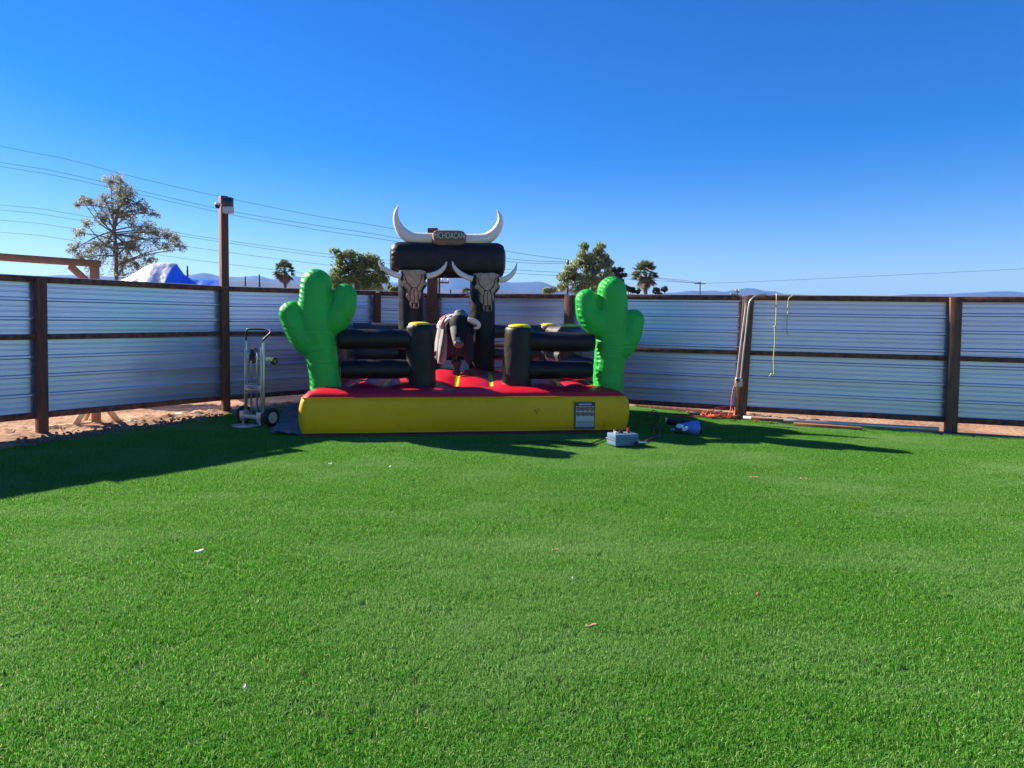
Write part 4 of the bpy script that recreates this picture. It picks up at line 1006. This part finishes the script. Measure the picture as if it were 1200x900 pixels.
# ------------------------------------------------------------------ conduits, outlet, cords, ropes at the right post
pt = V(5.08, 11.42, 0)
def conduit(pxs, lab):
    b = MB(); P = smooth_path(pxs, 40); b.tube([at(p[0], p[1], 11.36) for p in P], .0125, 12)
    o = b.build('conduit', STEEL); tag(o, lab, 'conduit', 'grey conduits on the right fence post'); return o
conduit([(862.5, 452), (866, 420), (870.5, 385), (873.5, 362), (873.5, 354), (870, 348.5), (864, 345.5), (856, 344.5)], 'grey conduit on the right post whose top bends to the left')
conduit([(867.5, 452), (870.5, 420), (874.5, 385), (877, 362), (879, 353), (884, 347.5), (890, 345.5), (898, 345)], 'grey conduit on the right post whose top bends to the right')
OB = thing('outlet_box', at(865.5, 447, 11.36), 'grey weatherproof outlet box at the foot of the conduits on the right post', 'outlet')
b = MB(); b.box(at(865.5, 448, 11.37), (.105, .07, .15), None, 0, .01); b.build('housing', STEEL, OB, auto=40)
b = MB(); b.box(at(864.5, 446, 11.32), (.06, .03, .06), None, 0, .008); b.build('socket_cover', BLACKP, OB, auto=40)
for i, pxp in enumerate(((869, 413, 11.34), (866.5, 432, 11.34))):
    pass
# orange extension cord: drop and coil
rnd = random.Random(3); P = [tuple(at(864, 447, 11.28)), tuple(at(860, 453, 11.22)), tuple(at(857.5, 466, 11.18)), tuple(at(856.5, 478, 11.15)), tuple(at(853, 489.5, 11.15))]
cc = gr(843, 488.5, .05)
for k in range(84):
    a_ = k*.52; rr = .20+.07*math.sin(k*.37)+.05*rnd.random()
    P.append((cc.x+rr*1.05*math.cos(a_)+.05*math.sin(k*.11), cc.y+.13*math.sin(a_)-.02, .06+.05*rnd.random()+(.14*max(0, math.sin(a_*.25))**4 if k % 12 < 7 else 0)))
P += [(cc.x-.45, cc.y-.02, .055), (cc.x-.8, cc.y+.1, .05)]
b = MB(); b.tube(smooth_path(P, 620), .0075, 7); tag(b.build('extension_cord', ORANGE), 'orange extension cord plugged into the outlet box and coiled at the fence foot', 'cord')
# second thin orange bit to the right of the post
b = MB(); b.tube(smooth_path([tuple(gr(884, 493.5, .03)), tuple(gr(893, 491, .10)), tuple(gr(900, 493, .05)), tuple(gr(903, 494.5, .05))], 30), .009, 7); tag(b.build('cord_end', ORANGE), 'short loop of orange cord on the ground right of the conduit post', 'cord')
# yellow ropes
def rope(pts, Y, lab):
    b = MB(); P = [at(p[0], p[1], Y+(p[2] if len(p) > 2 else 0)) for p in smooth_path([(q[0], q[1], (q[2] if len(q) > 2 else 0)) for q in pts], 60)]
    b.tube(P, .008, 8)
    kn = [q for q in pts if len(q) > 3]
    for q in kn: ellipsoid(b, at(q[0], q[1], Y), (.018, .017, .016), None, 10, 8)
    o = b.build('rope', YROPE); tag(o, lab, 'rope', 'yellow ropes hanging on the right fence')
YRp = 11.22
rope([(909.5, 344.5, .08), (910, 347, -.02), (909.8, 362, 0), (909, 381, 0), (907.8, 383, 0, 1), (908, 400, 0), (906.5, 420, 0), (906.8, 437.5, 0), (904, 438.5, 0, 1), (901.5, 441, 0)], YRp, 'long knotted yellow rope hanging from the top rail of the right fence')
rope([(930, 345.5, 0), (927, 347.5, 0), (924, 351, 0), (923.2, 365, 0), (922.3, 380, 0), (922, 389, 0, 1), (923, 392, 0)], YRp-.06, 'short yellow rope hanging from the top rail of the right fence')

# pipe and scrap boards along the foot of the right fence
b = MB(); b.tube([gr(871, 489.5, .085), gr(952, 494.5, .08), gr(1100, 503, .08)], .032, 12); tag(b.build('pipe', STEEL), 'long grey pipe lying along the foot of the right fence', 'pipe')
def board(a, c, w_, h_, mt, lab, z=.05):
    b = MB(); b.beam(gr(a[0], a[1], z), gr(c[0], c[1], z), w_, h_); tag(b.build('board', mt, auto=40), lab, 'board', 'scrap boards along the foot of the right fence')
board((745, 473.5), (858, 486), .10, .05, BWOOD, 'long dark brown board lying under the fence behind the cords', .06)
board((880, 489.8), (918, 492.6), .07, .04, REDWOOD, 'reddish board end lying under the fence below the long yellow rope', .13)
board((930, 497), (1010, 502.5), .11, .05, REDWOOD, 'reddish board at the turf edge right of the ropes', .045)
board((808, 483.5), (828, 486.5), .09, .03, RWOOD, 'short pale board beside the orange cord coil', .05)
def clods():
    b = MB(); rnd = random.Random(8)
    for k in range(170):
        px = rnd.uniform(742, 985); py = 476.5+(px-742)*.094+rnd.uniform(-2.6, .8)
        p = gr(px, py, .0); r_ = rnd.uniform(.012, .045)
        ellipsoid(b, (p.x, p.y, .015+r_*.3), (r_*rnd.uniform(.8, 2.2), r_, r_*.6), Matrix.Rotation(rnd.random()*3, 3, 'Z'), 7, 5)
    o = b.build('debris', mat('debris_dark', (.07, .045, .035), .95, noise_amt=1, nscale=9, col2=(.20, .12, .08)), smooth=False); tag(o, 'dark clods and wood litter scattered along the foot of the right fence', 'debris', kind='stuff')
clods()
def clods_left():
    b = MB(); rnd = random.Random(9)
    for k in range(520):
        u = rnd.random(); px = 20+u*300; py = 526.5-(px)*.1475+3.4-abs(rnd.gauss(0, 5.5))
        p = gr(px, py, .0); r_ = rnd.uniform(.006, .026)
        ellipsoid(b, (p.x, p.y, .02+r_*.3), (r_*rnd.uniform(.8, 1.8), r_, r_*.7), Matrix.Rotation(rnd.random()*3, 3, 'Z'), 6, 4)
    o = b.build('dirt_clods', mat('clod_brown', (.30, .17, .105), .95, noise_amt=1, nscale=9, col2=(.15, .08, .05)), smooth=False); tag(o, 'small dirt clods along the turf edge below the left fence', 'dirt clods', kind='stuff')
clods_left()

# ------------------------------------------------------------------ control box, blower and cords on the turf
bx = gr(731, 524, .025)
CB = thing('control_box', bx, 'pale blue-grey plastic control box with a red knob on the turf by the yellow wall', 'control box', rz=R(-8))
hb = .175
# plan: three visible faces, corner towards the camera
Mb = Matrix.Rotation(R(24), 3, 'Z')
b = MB(); b.box((0, .13, .048), (.335, .22, .070), Mb, 0, .008); b.build('base', BOXGREY, CB, local=True, auto=40)
b = MB(); b.box((0, .13, .126), (.335, .22, .070), Mb, 0, .010); LID = b.build('lid', BOXGREY, CB, local=True, auto=40)
b = MB(); b.box((0, .13, .087), (.36, .242, .012), Mb, 0, .003); b.build('rim', BOXGREY, CB, local=True, auto=40)
for (x, y, r_, h, mt, nm) in ((-.03, .10, .032, .035, BLACKP, 'dial'), (.11, .15, .022, .055, REDP, 'red_knob'), (-.12, .07, .016, .03, WHITEP, 'switch'), (-.10, .14, .014, .04, STEEL, 'switch'), (.08, .09, .018, .02, BLACKP, 'button')):
    b = MB(); q = Mb @ V(x, y-.10, 0); b.tube([(q.x, q.y+.13, .159), (q.x, q.y+.13, .162+h)], [r_, r_*.85], 18); b.build(nm, mt, LID, local=True, auto=40)
q0 = gr(750, 520, .07)
PS = thing('plug_strip', q0, 'small black and silver plug connector on the turf right of the control box', 'plug')
b = MB(); b.box(q0+V(0, 0, 0), (.13, .05, .035), Matrix.Rotation(.3, 3, 'Z'), 0, .01); b.build('body', BLACKP, PS, auto=40)
b = MB(); b.box(q0+V(.03, -.012, .022), (.10, .022, .02), Matrix.Rotation(.3, 3, 'Z'), 0, .006); b.build('clip', WHITEP, PS, auto=40)
b = MB()
def cord(ctrl, r_, mt, lab, n=140, nm='cord', grp='thin cords on the shaded turf'):
    b = MB(); b.tube(smooth_path([tuple(gr(p[0], p[1], p[2] if len(p) > 2 else .045)) for p in ctrl], n), r_, 7); tag(b.build(nm, mt), lab, 'cord', grp)
cord([(751, 519), (757, 516.5), (764, 513), (768, 512), (773, 508), (774.5, 504), (772, 500), (768, 500.5), (766, 505), (768, 510), (773, 512.5), (772.5, 505), (770, 499), (766, 498), (761, 497)], .0085, BROWNC, 'brown cord looped on the turf between control box and blower')
cord([(772, 494.5), (774.5, 491), (773, 485.5), (768, 481.5), (763, 482), (761, 487), (764, 490)], .0075, BROWNC, 'brown cord arc on the turf behind the looped cord')
cord([(779, 490), (785, 487), (791, 485.5), (797, 486), (812, 487), (824, 488.5)], .0085, BLACKP, 'black cord running from the blower towards the orange coil')
cord([(712, 513), (700, 517), (690, 520), (670, 519), (640, 517), (610, 518.5), (604, 515)], .009, BLACKP, 'black cord along the foot of the yellow wall')
b_ = gr(806, 507, .05)
BL = thing('blower', b_, 'blue and white blower with a black tube lying on the turf near the orange cord', 'blower')
Yb = b_.y
def q3(px, py, z, dy=0): 
    p = gr(px, py, 0); d = at(px, py, Yb+dy); return d
b = MB(); b.tube([at(782.5, 493.6, Yb+.25), at(797, 496, Yb+.12), at(809, 499, Yb)], [.045, .062, .085], 20); TB = b.build('tube', BLACKP, BL)
b = MB(); ellipsoid(b, at(782, 493.2, Yb+.27), (.028, .02, .028)); b.build('tip', WHITEP, TB)
b = MB(); b.tube(smooth_path([(*at(799, 500.5, Yb), ), (*at(805, 501, Yb-.02), ), (*at(812, 501.2, Yb-.03), ), (*at(817.5, 501.5, Yb-.03), )], 12), [.05+.052*min(1, (i/12)*1.6) for i in range(13)], 24); b.build('motor_housing', BLUEF, BL)
b = MB(); b.tube([at(815.5, 501.5, Yb-.03), at(821, 501.8, Yb-.03)], [.088, .080], 24); b.build('end_cover', BLACKP, BL, auto=40)
b = MB(); ellipsoid(b, at(796.5, 499.5, Yb-.10), (.055, .04, .035)); ellipsoid(b, at(802, 502.8, Yb-.12), (.06, .035, .028), Matrix.Rotation(-.4, 3, 'Y')); b.build('white_trim', WHITEP, BL)
b = MB(); b.tube(smooth_path([tuple(at(800, 503.5, Yb-.1)), tuple(at(794, 505, Yb-.13)), tuple(at(789, 504, Yb-.12))], 10), [.035]*9+[.03, .02], 14); HN = b.build('handle', BLACKP, BL)
b = MB(); ellipsoid(b, at(788.5, 503.3, Yb-.14), (.03, .02, .018)); b.build('trigger', BLUEF, HN)

# litter on the turf
def litter(px, py, size, mt, lab, cat, cx=1.0, rot=0.3, curl=.008):
    p = gr(px, py, .040); b = MB(); n = 10; vs = []
    for i in range(n+1):
        u = i/n*2-1; w_ = size*.16*(1-abs(u)**2)*cx+.002
        for sgn in (-1, 1): vs.append((p.x+u*size/2*math.cos(rot)-sgn*w_*math.sin(rot), p.y+u*size/2*math.sin(rot)+sgn*w_*math.cos(rot)+.01*math.sin(u*3), p.z+curl*u*u+.004*sgn))
    b.add(vs, [(2*i, 2*i+1, 2*i+3, 2*i+2) for i in range(n)]); o = b.build('leaf' if cat == 'leaf' else 'paper_scrap', mt)
    sm = o.modifiers.new('t', 'SOLIDIFY'); sm.thickness = .0015; tag(o, lab, cat)
PAPER = mat('white_paper', (.75, .76, .78), .6); DRY = mat('dry_leaf', (.42, .27, .12), .8); RLEAF = mat('red_leaf', (.45, .13, .07), .8)
litter(233.5, 646, .06, PAPER, 'white curled scrap of paper on the turf at the left', 'litter', 1.1, .45)
litter(287, 806, .014, PAPER, 'tiny white scrap on the turf at the bottom left', 'litter', 1.6, 1.2)
litter(693, 733.5, .06, DRY, 'long dry tan leaf on the turf in the foreground', 'leaf', .6, .05)
litter(651, 645, .05, DRY, 'thin dry leaf on the turf in the middle of the lawn', 'leaf', .4, .1)
litter(884, 559.5, .09, DRY, 'thin tan leaf on the turf below the right fence shadow', 'leaf', .35, -.25)
litter(942, 561, .07, DRY, 'pale dry leaf on the turf near the right edge', 'leaf', .3, -.5)
litter(888, 697.5, .024, RLEAF, 'small reddish leaf on the turf at the right', 'leaf', 1.5, .8)
litter(671, 678.5, .012, PAPER, 'tiny white scrap in the middle of the turf', 'litter', 1.6, .8)
litter(387, 543.5, .035, PAPER, 'small white scrap near the shadow edge below the left cactus', 'litter', 1.2, .2)
litter(457, 547, .035, PAPER, 'small white scrap near the shadow edge left of centre', 'litter', 1.2, .9)
litter(284, 500.5, .30, PAPER, 'white strip lying on the turf under the hand truck', 'litter', .35, -.1)
litter(216, 484.5, .30, PAPER, 'white scrap on the bare dirt behind the left fence, nearer the post', 'litter', .9, .1)
litter(155, 493.5, .12, PAPER, 'white scrap on the bare dirt behind the left fence, farther left', 'litter', 1.0, .2)

# ------------------------------------------------------------------ beyond the left fence: timber frame, tarp
YF = 10.3
FRM = thing('timber_frame', gr(110, 500), 'reddish timber swing frame with diagonal braces rising behind the left fence', 'timber frame')
pr_ = at(111.2, 330, YF); xr = pr_.x; zt = at(111, 309, YF).z
zt0 = zt
L0 = V(xr-1.38, YF-1.66, 0)
b = MB(); b.beam(V(xr+.06, YF+.04, zt), V(L0.x-.06, L0.y-.04, zt), .09, .10); b.build('top_beam', REDWOOD, FRM, auto=40)
for k, (p, sgn) in enumerate(((V(xr, YF, 0), -1), (L0, 1))):
    b = MB(); b.beam(p+V(0, 0, .05), p+V(0, 0, zt-.052), .10, .10, up=(0, 1, 0)); b.build('upright', REDWOOD, FRM, auto=40)
    d = (L0-V(xr, YF, 0)).normalized()*(1 if k == 0 else -1)
    b = MB(); b.beam(p+d*.05+V(0, 0, zt-.33), p+d*.36+V(0, 0, zt-.05), .07, .09); b.build('brace', REDWOOD, FRM, auto=40)
    for j, e in enumerate((V(-.20, -.26, 0), V(.20, .26, 0), V(-.30, .23, 0))):
        b = MB(); b.beam(p+e+V(0, 0, .02), p+V(0, 0, .50), .04, .085); b.build('foot_brace', RWOOD, FRM, auto=40)
    b = MB(); b.beam(p+V(-.05, .02, .03), p+d*.9+V(-.05, .02, .03), .09, .045); b.build('sill_board', RWOOD, FRM, auto=40)

def tarp():
    Y0 = 14.5; prof = [(138, 329.5), (150, 325), (160, 319), (170, 312.5), (179, 308.8), (190, 307.6), (200, 307.6), (207, 309), (211, 315), (216, 322), (223, 326.5), (235, 327.5), (250, 327.5), (262, 328)]
    nx, ny = 120, 50; vs = []; b = MB()
    def pf(px):
        for (a, ya), (c, yc) in zip(prof, prof[1:]):
            if a <= px <= c: return ya+(yc-ya)*(px-a)/(c-a)
    for j in range(ny+1):
        v = j/ny*2-1
        for i in range(nx+1):
            px = 138+124*i/nx; top = at(px, pf(px), Y0); y = Y0+v*1.5
            h = (1-abs(v)**1.0); zz_ = 1.2+(top.z-1.2)*(.25+.75*h) if abs(v) < .93 else .3
            wr = .035*math.sin((px*.32+v*2.5)*1.0+3*noise.noise(V(px*.03, v, 0)))*min(1, abs(v)*2.2)*(abs(v) < .93)
            vs.append((top.x*(1-.0*v)+0.06*v, y, zz_+wr))
    fs = []; 
    for j in range(ny):
        for i in range(nx): fs.append((j*(nx+1)+i, j*(nx+1)+i+1, (j+1)*(nx+1)+i+1, (j+1)*(nx+1)+i))
    b.add(vs, fs)
    for q in range(len(b.m)):
        i = q % nx; j = q//nx; v = (j+.5)/ny*2-1; px = 138+124*(i+.5)/nx
        b.m[q] = 1 if px > 207-max(0, -v)*14 else 0
    o = b.build('tarp_cover', [TARPS, TARPB]); tag(o, 'silver and blue tarp tented over a pile behind the left fence', 'tarp')
tarp()

# ------------------------------------------------------------------ trees
def leaf_cloud(b, c, r, n, size, rnd, lo, hi, drop=0.0, squash=.8, surface=.5):
    for k in range(n):
        d = V(rnd.gauss(0, 1), rnd.gauss(0, 1), rnd.gauss(0, 1)).normalized(); rr = r*(rnd.random()**surface)
        p = c+V(d.x*rr, d.y*rr, d.z*rr*squash)
        if nz(p, 1.6/r**.5, 3) < -.16: continue
        a1 = V(rnd.gauss(0, 1), rnd.gauss(0, 1), rnd.gauss(0, .7)-drop).normalized(); a2 = a1.cross(V(rnd.gauss(0, 1), rnd.gauss(0, 1), rnd.gauss(0, 1))).normalized()
        s1 = size*rnd.uniform(.6, 1.4); s2 = s1*.34
        b.add([p-a1*s1*.5, p+a2*s2*.5, p+a1*s1*.5, p-a2*s2*.5], [(0, 1, 2, 3)], 0, min(1, max(0, rnd.uniform(lo, hi)+.45*nz(p, 1.1/r**.5, 8))))
def tree(name, base_px, Y, fork, clumps, leafm, barkm, label, cat, n, size, trunk_r, drop=0.0, seed=1, squash=.8, twig=.4, dens=None, group='trees beyond the fence', sf=.5, grow=1.0):
    rnd = random.Random(seed); g0 = at(base_px, 380, Y); g0.z = 0
    T = thing(name, g0, label, cat, group); b = MB()
    fk = [at(f[0], f[1], Y) for f in fork]
    tr = smooth_path([tuple(g0)]+[tuple(p) for p in fk], 24); b.tube(tr, [trunk_r*(1-.6*i/24) for i in range(25)], 9)
    lv = MB()
    area = sum(c[2]**2 for c in clumps)
    for c in clumps:
        dy = rnd.uniform(-1, 1)*c[2]*Y/F*.9 if len(c) < 4 else c[3]
        cc = at(c[0], c[1], Y)+V(0, dy, 0); r_ = c[2]*Y/F*grow
        st = Vector(tr[rnd.randint(12, 24)]) if c[1] < fork[-1][1]+10 else Vector(tr[rnd.randint(6, 18)])
        mid = st.lerp(cc, .5)+V(0, 0, .12*(cc-st).length*(-1 if cc.z > st.z+1 else .4))
        P = smooth_path([tuple(st), tuple(mid), tuple(cc)], 10); b.tube(P, [trunk_r*.40*(1-.75*i/10) for i in range(11)], 6)
        for k in range(int(5+r_*3)):
            d = V(rnd.gauss(0, 1), rnd.gauss(0, 1), rnd.gauss(.2, .8)).normalized(); q = Vector(P[rnd.randint(5, 10)])
            b.tube([q, q+d*r_*.5+V(0, 0, .05*r_), q+d*r_*rnd.uniform(.7, 1.0)], [trunk_r*.13, trunk_r*.09, trunk_r*.04], 4)
        leaf_cloud(lv, cc, r_, int(n*c[2]**2/area), size, rnd, 0, .9, drop, squash, sf)
    b.build('trunk', barkm, T); lv.build('crown', leafm, T, smooth=False)
    return T
tree('eucalyptus_tree', 137, 30, [(136, 300), (134, 270), (138, 245)],
     [(132, 214, 10), (143, 212, 9), (137, 224, 13), (152, 226, 10), (126, 236, 11), (116, 244, 11), (106, 236, 7), (94, 234, 7), (89, 240, 5), (146, 238, 12), (160, 238, 10), (170, 246, 9), (178, 250, 6), (184, 252, 4), (134, 250, 13), (120, 256, 9), (148, 252, 10),
      (100, 262, 7), (96, 274, 8), (90, 285, 9), (88, 293, 8), (102, 292, 8), (112, 286, 8), (118, 300, 10), (98, 303, 9), (126, 280, 9), (134, 292, 11), (128, 312, 11), (144, 304, 11), (150, 286, 9), (162, 268, 10), (172, 266, 10), (181, 272, 9), (168, 280, 11), (158, 292, 10), (172, 294, 10), (184, 284, 9), (197, 276, 9), (205, 280, 9), (211, 288, 7), (215, 292, 5), (196, 290, 8), (160, 310, 11), (176, 306, 9), (146, 320, 9), (110, 316, 9)],
     LEAF_E, BARK, 'tall sparse eucalyptus behind the left fence with grey-brown open crown', 'tree', 17000, .125, .10, drop=.5, seed=4, squash=.85, sf=.7, grow=1.22)
tree('broad_tree', 420, 34, [(418, 330), (416, 318), (412, 306)],
     [(392, 296, 6), (400, 300, 7), (410, 299, 6.5), (414, 297, 4), (396, 308, 7), (388, 324, 8), (396, 322, 9), (406, 316, 10), (416, 310, 7), (424, 303, 6), (436, 303, 7), (428, 312, 9), (440, 312, 9), (447, 318, 7.5), (450, 327, 6), (436, 324, 11), (422, 326, 11), (408, 330, 11), (394, 334, 10), (446, 334, 9), (428, 336, 10), (440, 308, 7)],
     LEAF_G, DBARK, 'dense rounded green tree behind the left cactus', 'tree', 15000, .17, .16, seed=7, sf=.75, grow=1.3)
tree('pepper_tree', 688, 34, [(688, 335), (690, 320), (692, 305)],
     [(705, 287, 5), (700, 295, 6), (684, 289, 5), (682, 297, 6.5), (691, 303, 7), (706, 302, 7), (712, 308, 6), (680, 310, 8), (694, 315, 9), (707, 314, 8), (667, 317, 7), (661, 326, 7), (672, 326, 9), (686, 328, 10), (700, 328, 10), (711, 324, 7), (662, 336, 8), (678, 338, 9), (696, 340, 9)],
     LEAF_P, DBARK, 'drooping grey-green pepper tree behind the right cactus', 'tree', 15000, .17, .15, drop=1.6, seed=9, sf=.75, grow=1.25)
tree('small_tree', 722, 40, [(722, 330), (722, 322)], [(720, 317, 4.5), (726, 316, 4), (731, 322, 3.5), (717, 323, 4), (724, 324, 5), (726, 332, 6)], LEAF_D, DBARK, 'small dark tree just right of the pepper tree', 'tree', 2200, .22, .08, seed=12)
for (px, py, r_, Y, mt_, lab) in ((461, 337, 5, 30, LEAF_G, 'low green bush top left of the arch, over the fence'), (739, 338, 6, 40, LEAF_D, 'dark bush low over the fence left of the palm'), (772, 341, 5, 40, LEAF_D, 'dark bush low over the fence right of the palm'), (645, 339, 6, 60, LEAF_P, 'distant pale green bush left of the pepper tree')):
    rnd = random.Random(int(px)); c = at(px, py, Y); T = thing('bush', V(c.x, Y, 0), lab, 'bush', 'bushes beyond the fence')
    b = MB(); 
    for k in range(3): b.tube([V(c.x, Y, 0), c+V((k-1)*r_*Y/F*.5, 0, 0)], [.05, .02], 5)
    b.build('stem', DBARK, T)
    lv = MB()
    for k in range(4): leaf_cloud(lv, c+V((k-1.5)*r_*Y/F*.6, rnd.uniform(-.3, .3), rnd.uniform(-.2, .1)), r_*Y/F*.7, 260, .006*Y, rnd, 0, .9)
    lv.build('crown', mt_, T, smooth=False)

def palm(px, ytop, Y, rpx, label, seed, skirt=True):
    rnd = random.Random(seed); c = at(px, ytop+rpx*.95, Y); r_ = rpx*Y/F; T = thing('palm_tree', V(c.x, Y, 0), label, 'palm tree', 'palm trees beyond the fence')
    b = MB(); b.tube([V(c.x, Y, 0), V(c.x+.05, Y, c.z*.6), c], [r_*.22, r_*.16, r_*.15], 10); b.build('trunk', BARK, T)
    def frond(mb, d, L, sag, lo):
        # stalk, then a fan of blades
        st = c.copy(); tip = st+d*L*.55; side = d.cross(V(0, 0, 1)); 
        if side.length < .1: side = V(1, 0, 0)
        side.normalize(); up = side.cross(d)
        mb.add([st-side*.01*L, st+side*.01*L, tip+side*.008*L, tip-side*.008*L], [(0, 1, 2, 3)], 0, lo)
        for k in range(13):
            a_ = (k-6)/6*R(78); dd = (d*math.cos(a_)+side*math.sin(a_)).normalized(); e = tip+dd*L*.48*(1-.18*abs(a_))-V(0, 0, sag*L*(.22+.10*abs(a_)))
            m_ = tip.lerp(e, .5)+V(0, 0, .03*L); w_ = side*math.cos(a_)-d*math.sin(a_)
            mb.add([tip, m_+w_*.035*L, e, m_-w_*.035*L], [(0, 1, 2, 3)], 0, min(1, max(0, lo+rnd.uniform(-.25, .35))))
    lv = MB()
    for k in range(64):
        az = rnd.random()*2*math.pi; el = R(rnd.uniform(-25, 88)); d = V(math.cos(az)*math.cos(el), math.sin(az)*math.cos(el), math.sin(el))
        frond(lv, d, r_*rnd.uniform(.92, 1.12), .3+.5*(1-math.sin(max(0, el))), rnd.uniform(0, .7))
    lv.build('crown', LEAF_F, T, smooth=False)
    if skirt:
        sk = MB()
        for k in range(34):
            az = rnd.random()*2*math.pi; el = R(rnd.uniform(-85, -35)); d = V(math.cos(az)*math.cos(el), math.sin(az)*math.cos(el), math.sin(el))
            frond(sk, d, r_*rnd.uniform(.8, 1.2), .35, rnd.uniform(0, 1))
        sk.build('dead_fronds', LEAF_S, T, smooth=False)
palm(333.5, 304.5, 60, 14, 'round-headed palm above the fence left of the left cactus', 21)
palm(756, 304.5, 45, 17, 'larger palm with brown dead fronds above the fence right of the right cactus', 22)
palm(547, 336.5, 70, 7, 'tiny palm crown showing between the arch pillars', 23, False)
# cypresses
def cypress(px, y0, y1, Y, w_, lab, seed):
    rnd = random.Random(seed); t0 = at(px, y0, Y); T = thing('cypress_tree', V(t0.x, Y, 0), lab, 'tree', 'slender cypresses beyond the fence')
    b = MB(); b.tube([V(t0.x, Y, 0), V(t0.x, Y, t0.z*.8)], [.12, .04], 6); b.build('trunk', DBARK, T); lv = MB(); H = t0.z; 
    for k in range(420):
        u = rnd.random(); z = H*(1-u*.9); rr = w_*Y/F*min(1, (u*1.5+.06))*math.sqrt(rnd.random()); a_ = rnd.random()*6.28
        p = V(t0.x+rr*math.cos(a_), Y+rr*math.sin(a_), z); a1 = V(rnd.gauss(0, .3), rnd.gauss(0, .3), 1).normalized(); a2 = V(rnd.gauss(0, 1), rnd.gauss(0, 1), 0).normalized(); s1 = .45
        lv.add([p-a1*s1*.5, p+a2*s1*.16, p+a1*s1*.5, p-a2*s1*.16], [(0, 1, 2, 3)], 0, rnd.random())
    lv.build('crown', LEAF_D, T, smooth=False)
cypress(219.7, 313, 330, 70, 1.6, 'thin dark cypress just right of the blue tarp', 31)
cypress(287.5, 325, 335, 90, 1.3, 'shortest thin cypress, between the tall post and the two right ones', 32)
cypress(304, 322.5, 335, 90, 1.6, 'thin cypress left of the round palm', 33)
cypress(528, 341, 348, 90, 1.0, 'tiny dark cypress tip between the arch pillars', 34)

# ------------------------------------------------------------------ utility poles and wires
def upole(px, ytop, Y, arm, lab, dx=0, r_=.14):
    t0 = at(px, ytop, Y); T = thing('utility_pole', V(t0.x, Y, 0), lab, 'utility pole', 'utility poles beyond the fence')
    b = MB(); b.tube([V(t0.x, Y, 0), t0], [r_, r_*.7], 8); b.build('pole', POLE, T)
    b = MB(); b.beam(t0+V(-arm*.5+dx, 0, -.35), t0+V(arm*.5+dx, 0, -.35), .12, .12); b.build('crossarm', POLE, T)
    b = MB()
    for sx in (-.45, 0, .45): b.tube([t0+V(arm*sx+dx, 0, -.3), t0+V(arm*sx+dx, 0, -.02)], .05, 6)
    b.build('insulator', STEEL, T)
upole(665.5, 304.5, 60, .9, 'wooden utility pole left of the pepper tree top', dx=.35)
upole(820.5, 330, 110, 1.7, 'small distant utility pole above the right fence')
upole(514.5, 326, 55, 1.1, 'utility pole half hidden by the tall post behind the arch', dx=.25)
upole(864, 339, 90, .5, 'farthest short utility pole above the right fence near the conduits', r_=.1)
def wire(ctrl, Y, lab, r_=.019):
    P = smooth_path([tuple(at(p[0], p[1], Y)) for p in ctrl], 60); b = MB(); b.tube(P, r_, 5)
    tag(b.build('power_line', WIRE), lab, 'power line', 'power lines crossing the sky')
wire([(-300, 108), (0, 171), (80, 187), (160, 208), (256, 230), (370, 253), (455, 267), (592, 294), (665, 304.5)], 60, 'highest power line crossing the sky, ending at the pole by the pepper tree', .016)
wire([(-300, 140), (0, 190), (80, 204), (256, 244.5), (370, 264), (455, 277), (592, 302.5), (665, 307)], 60, 'upper power line of the close pair below the highest one', .016)
wire([(-300, 146), (0, 195), (80, 209), (256, 248.5), (370, 269), (455, 281.5), (592, 306), (665, 308.5)], 60, 'lower power line of the close pair below the highest one', .016)
wire([(-300, 215), (0, 240), (80, 250), (212, 273.5), (370, 296), (480, 307), (600, 316), (760, 325), (820, 331)], 75, 'power line leaving the right side of the eucalyptus crown, upper of two', .017)
wire([(-300, 223), (0, 246), (80, 256), (212, 276.5), (370, 299.5), (480, 311), (600, 320), (760, 328.5), (820, 332)], 75, 'power line leaving the right side of the eucalyptus crown, lower of two', .017)
wire([(-300, 236), (0, 258), (80, 267), (220, 289), (370, 309), (480, 320), (560, 326)], 75, 'faint power line passing low behind the tall left post', .017)
wire([(-300, 252), (0, 272), (80, 281), (195, 300), (320, 316), (400, 325), (520, 336)], 75, 'lowest faint power line above the blue tarp', .017)
wire([(762, 325), (790, 329), (820, 331.5), (860, 331), (952, 327), (1200, 315), (1500, 300)], 110, 'faint power line running right from the distant pole', .022)
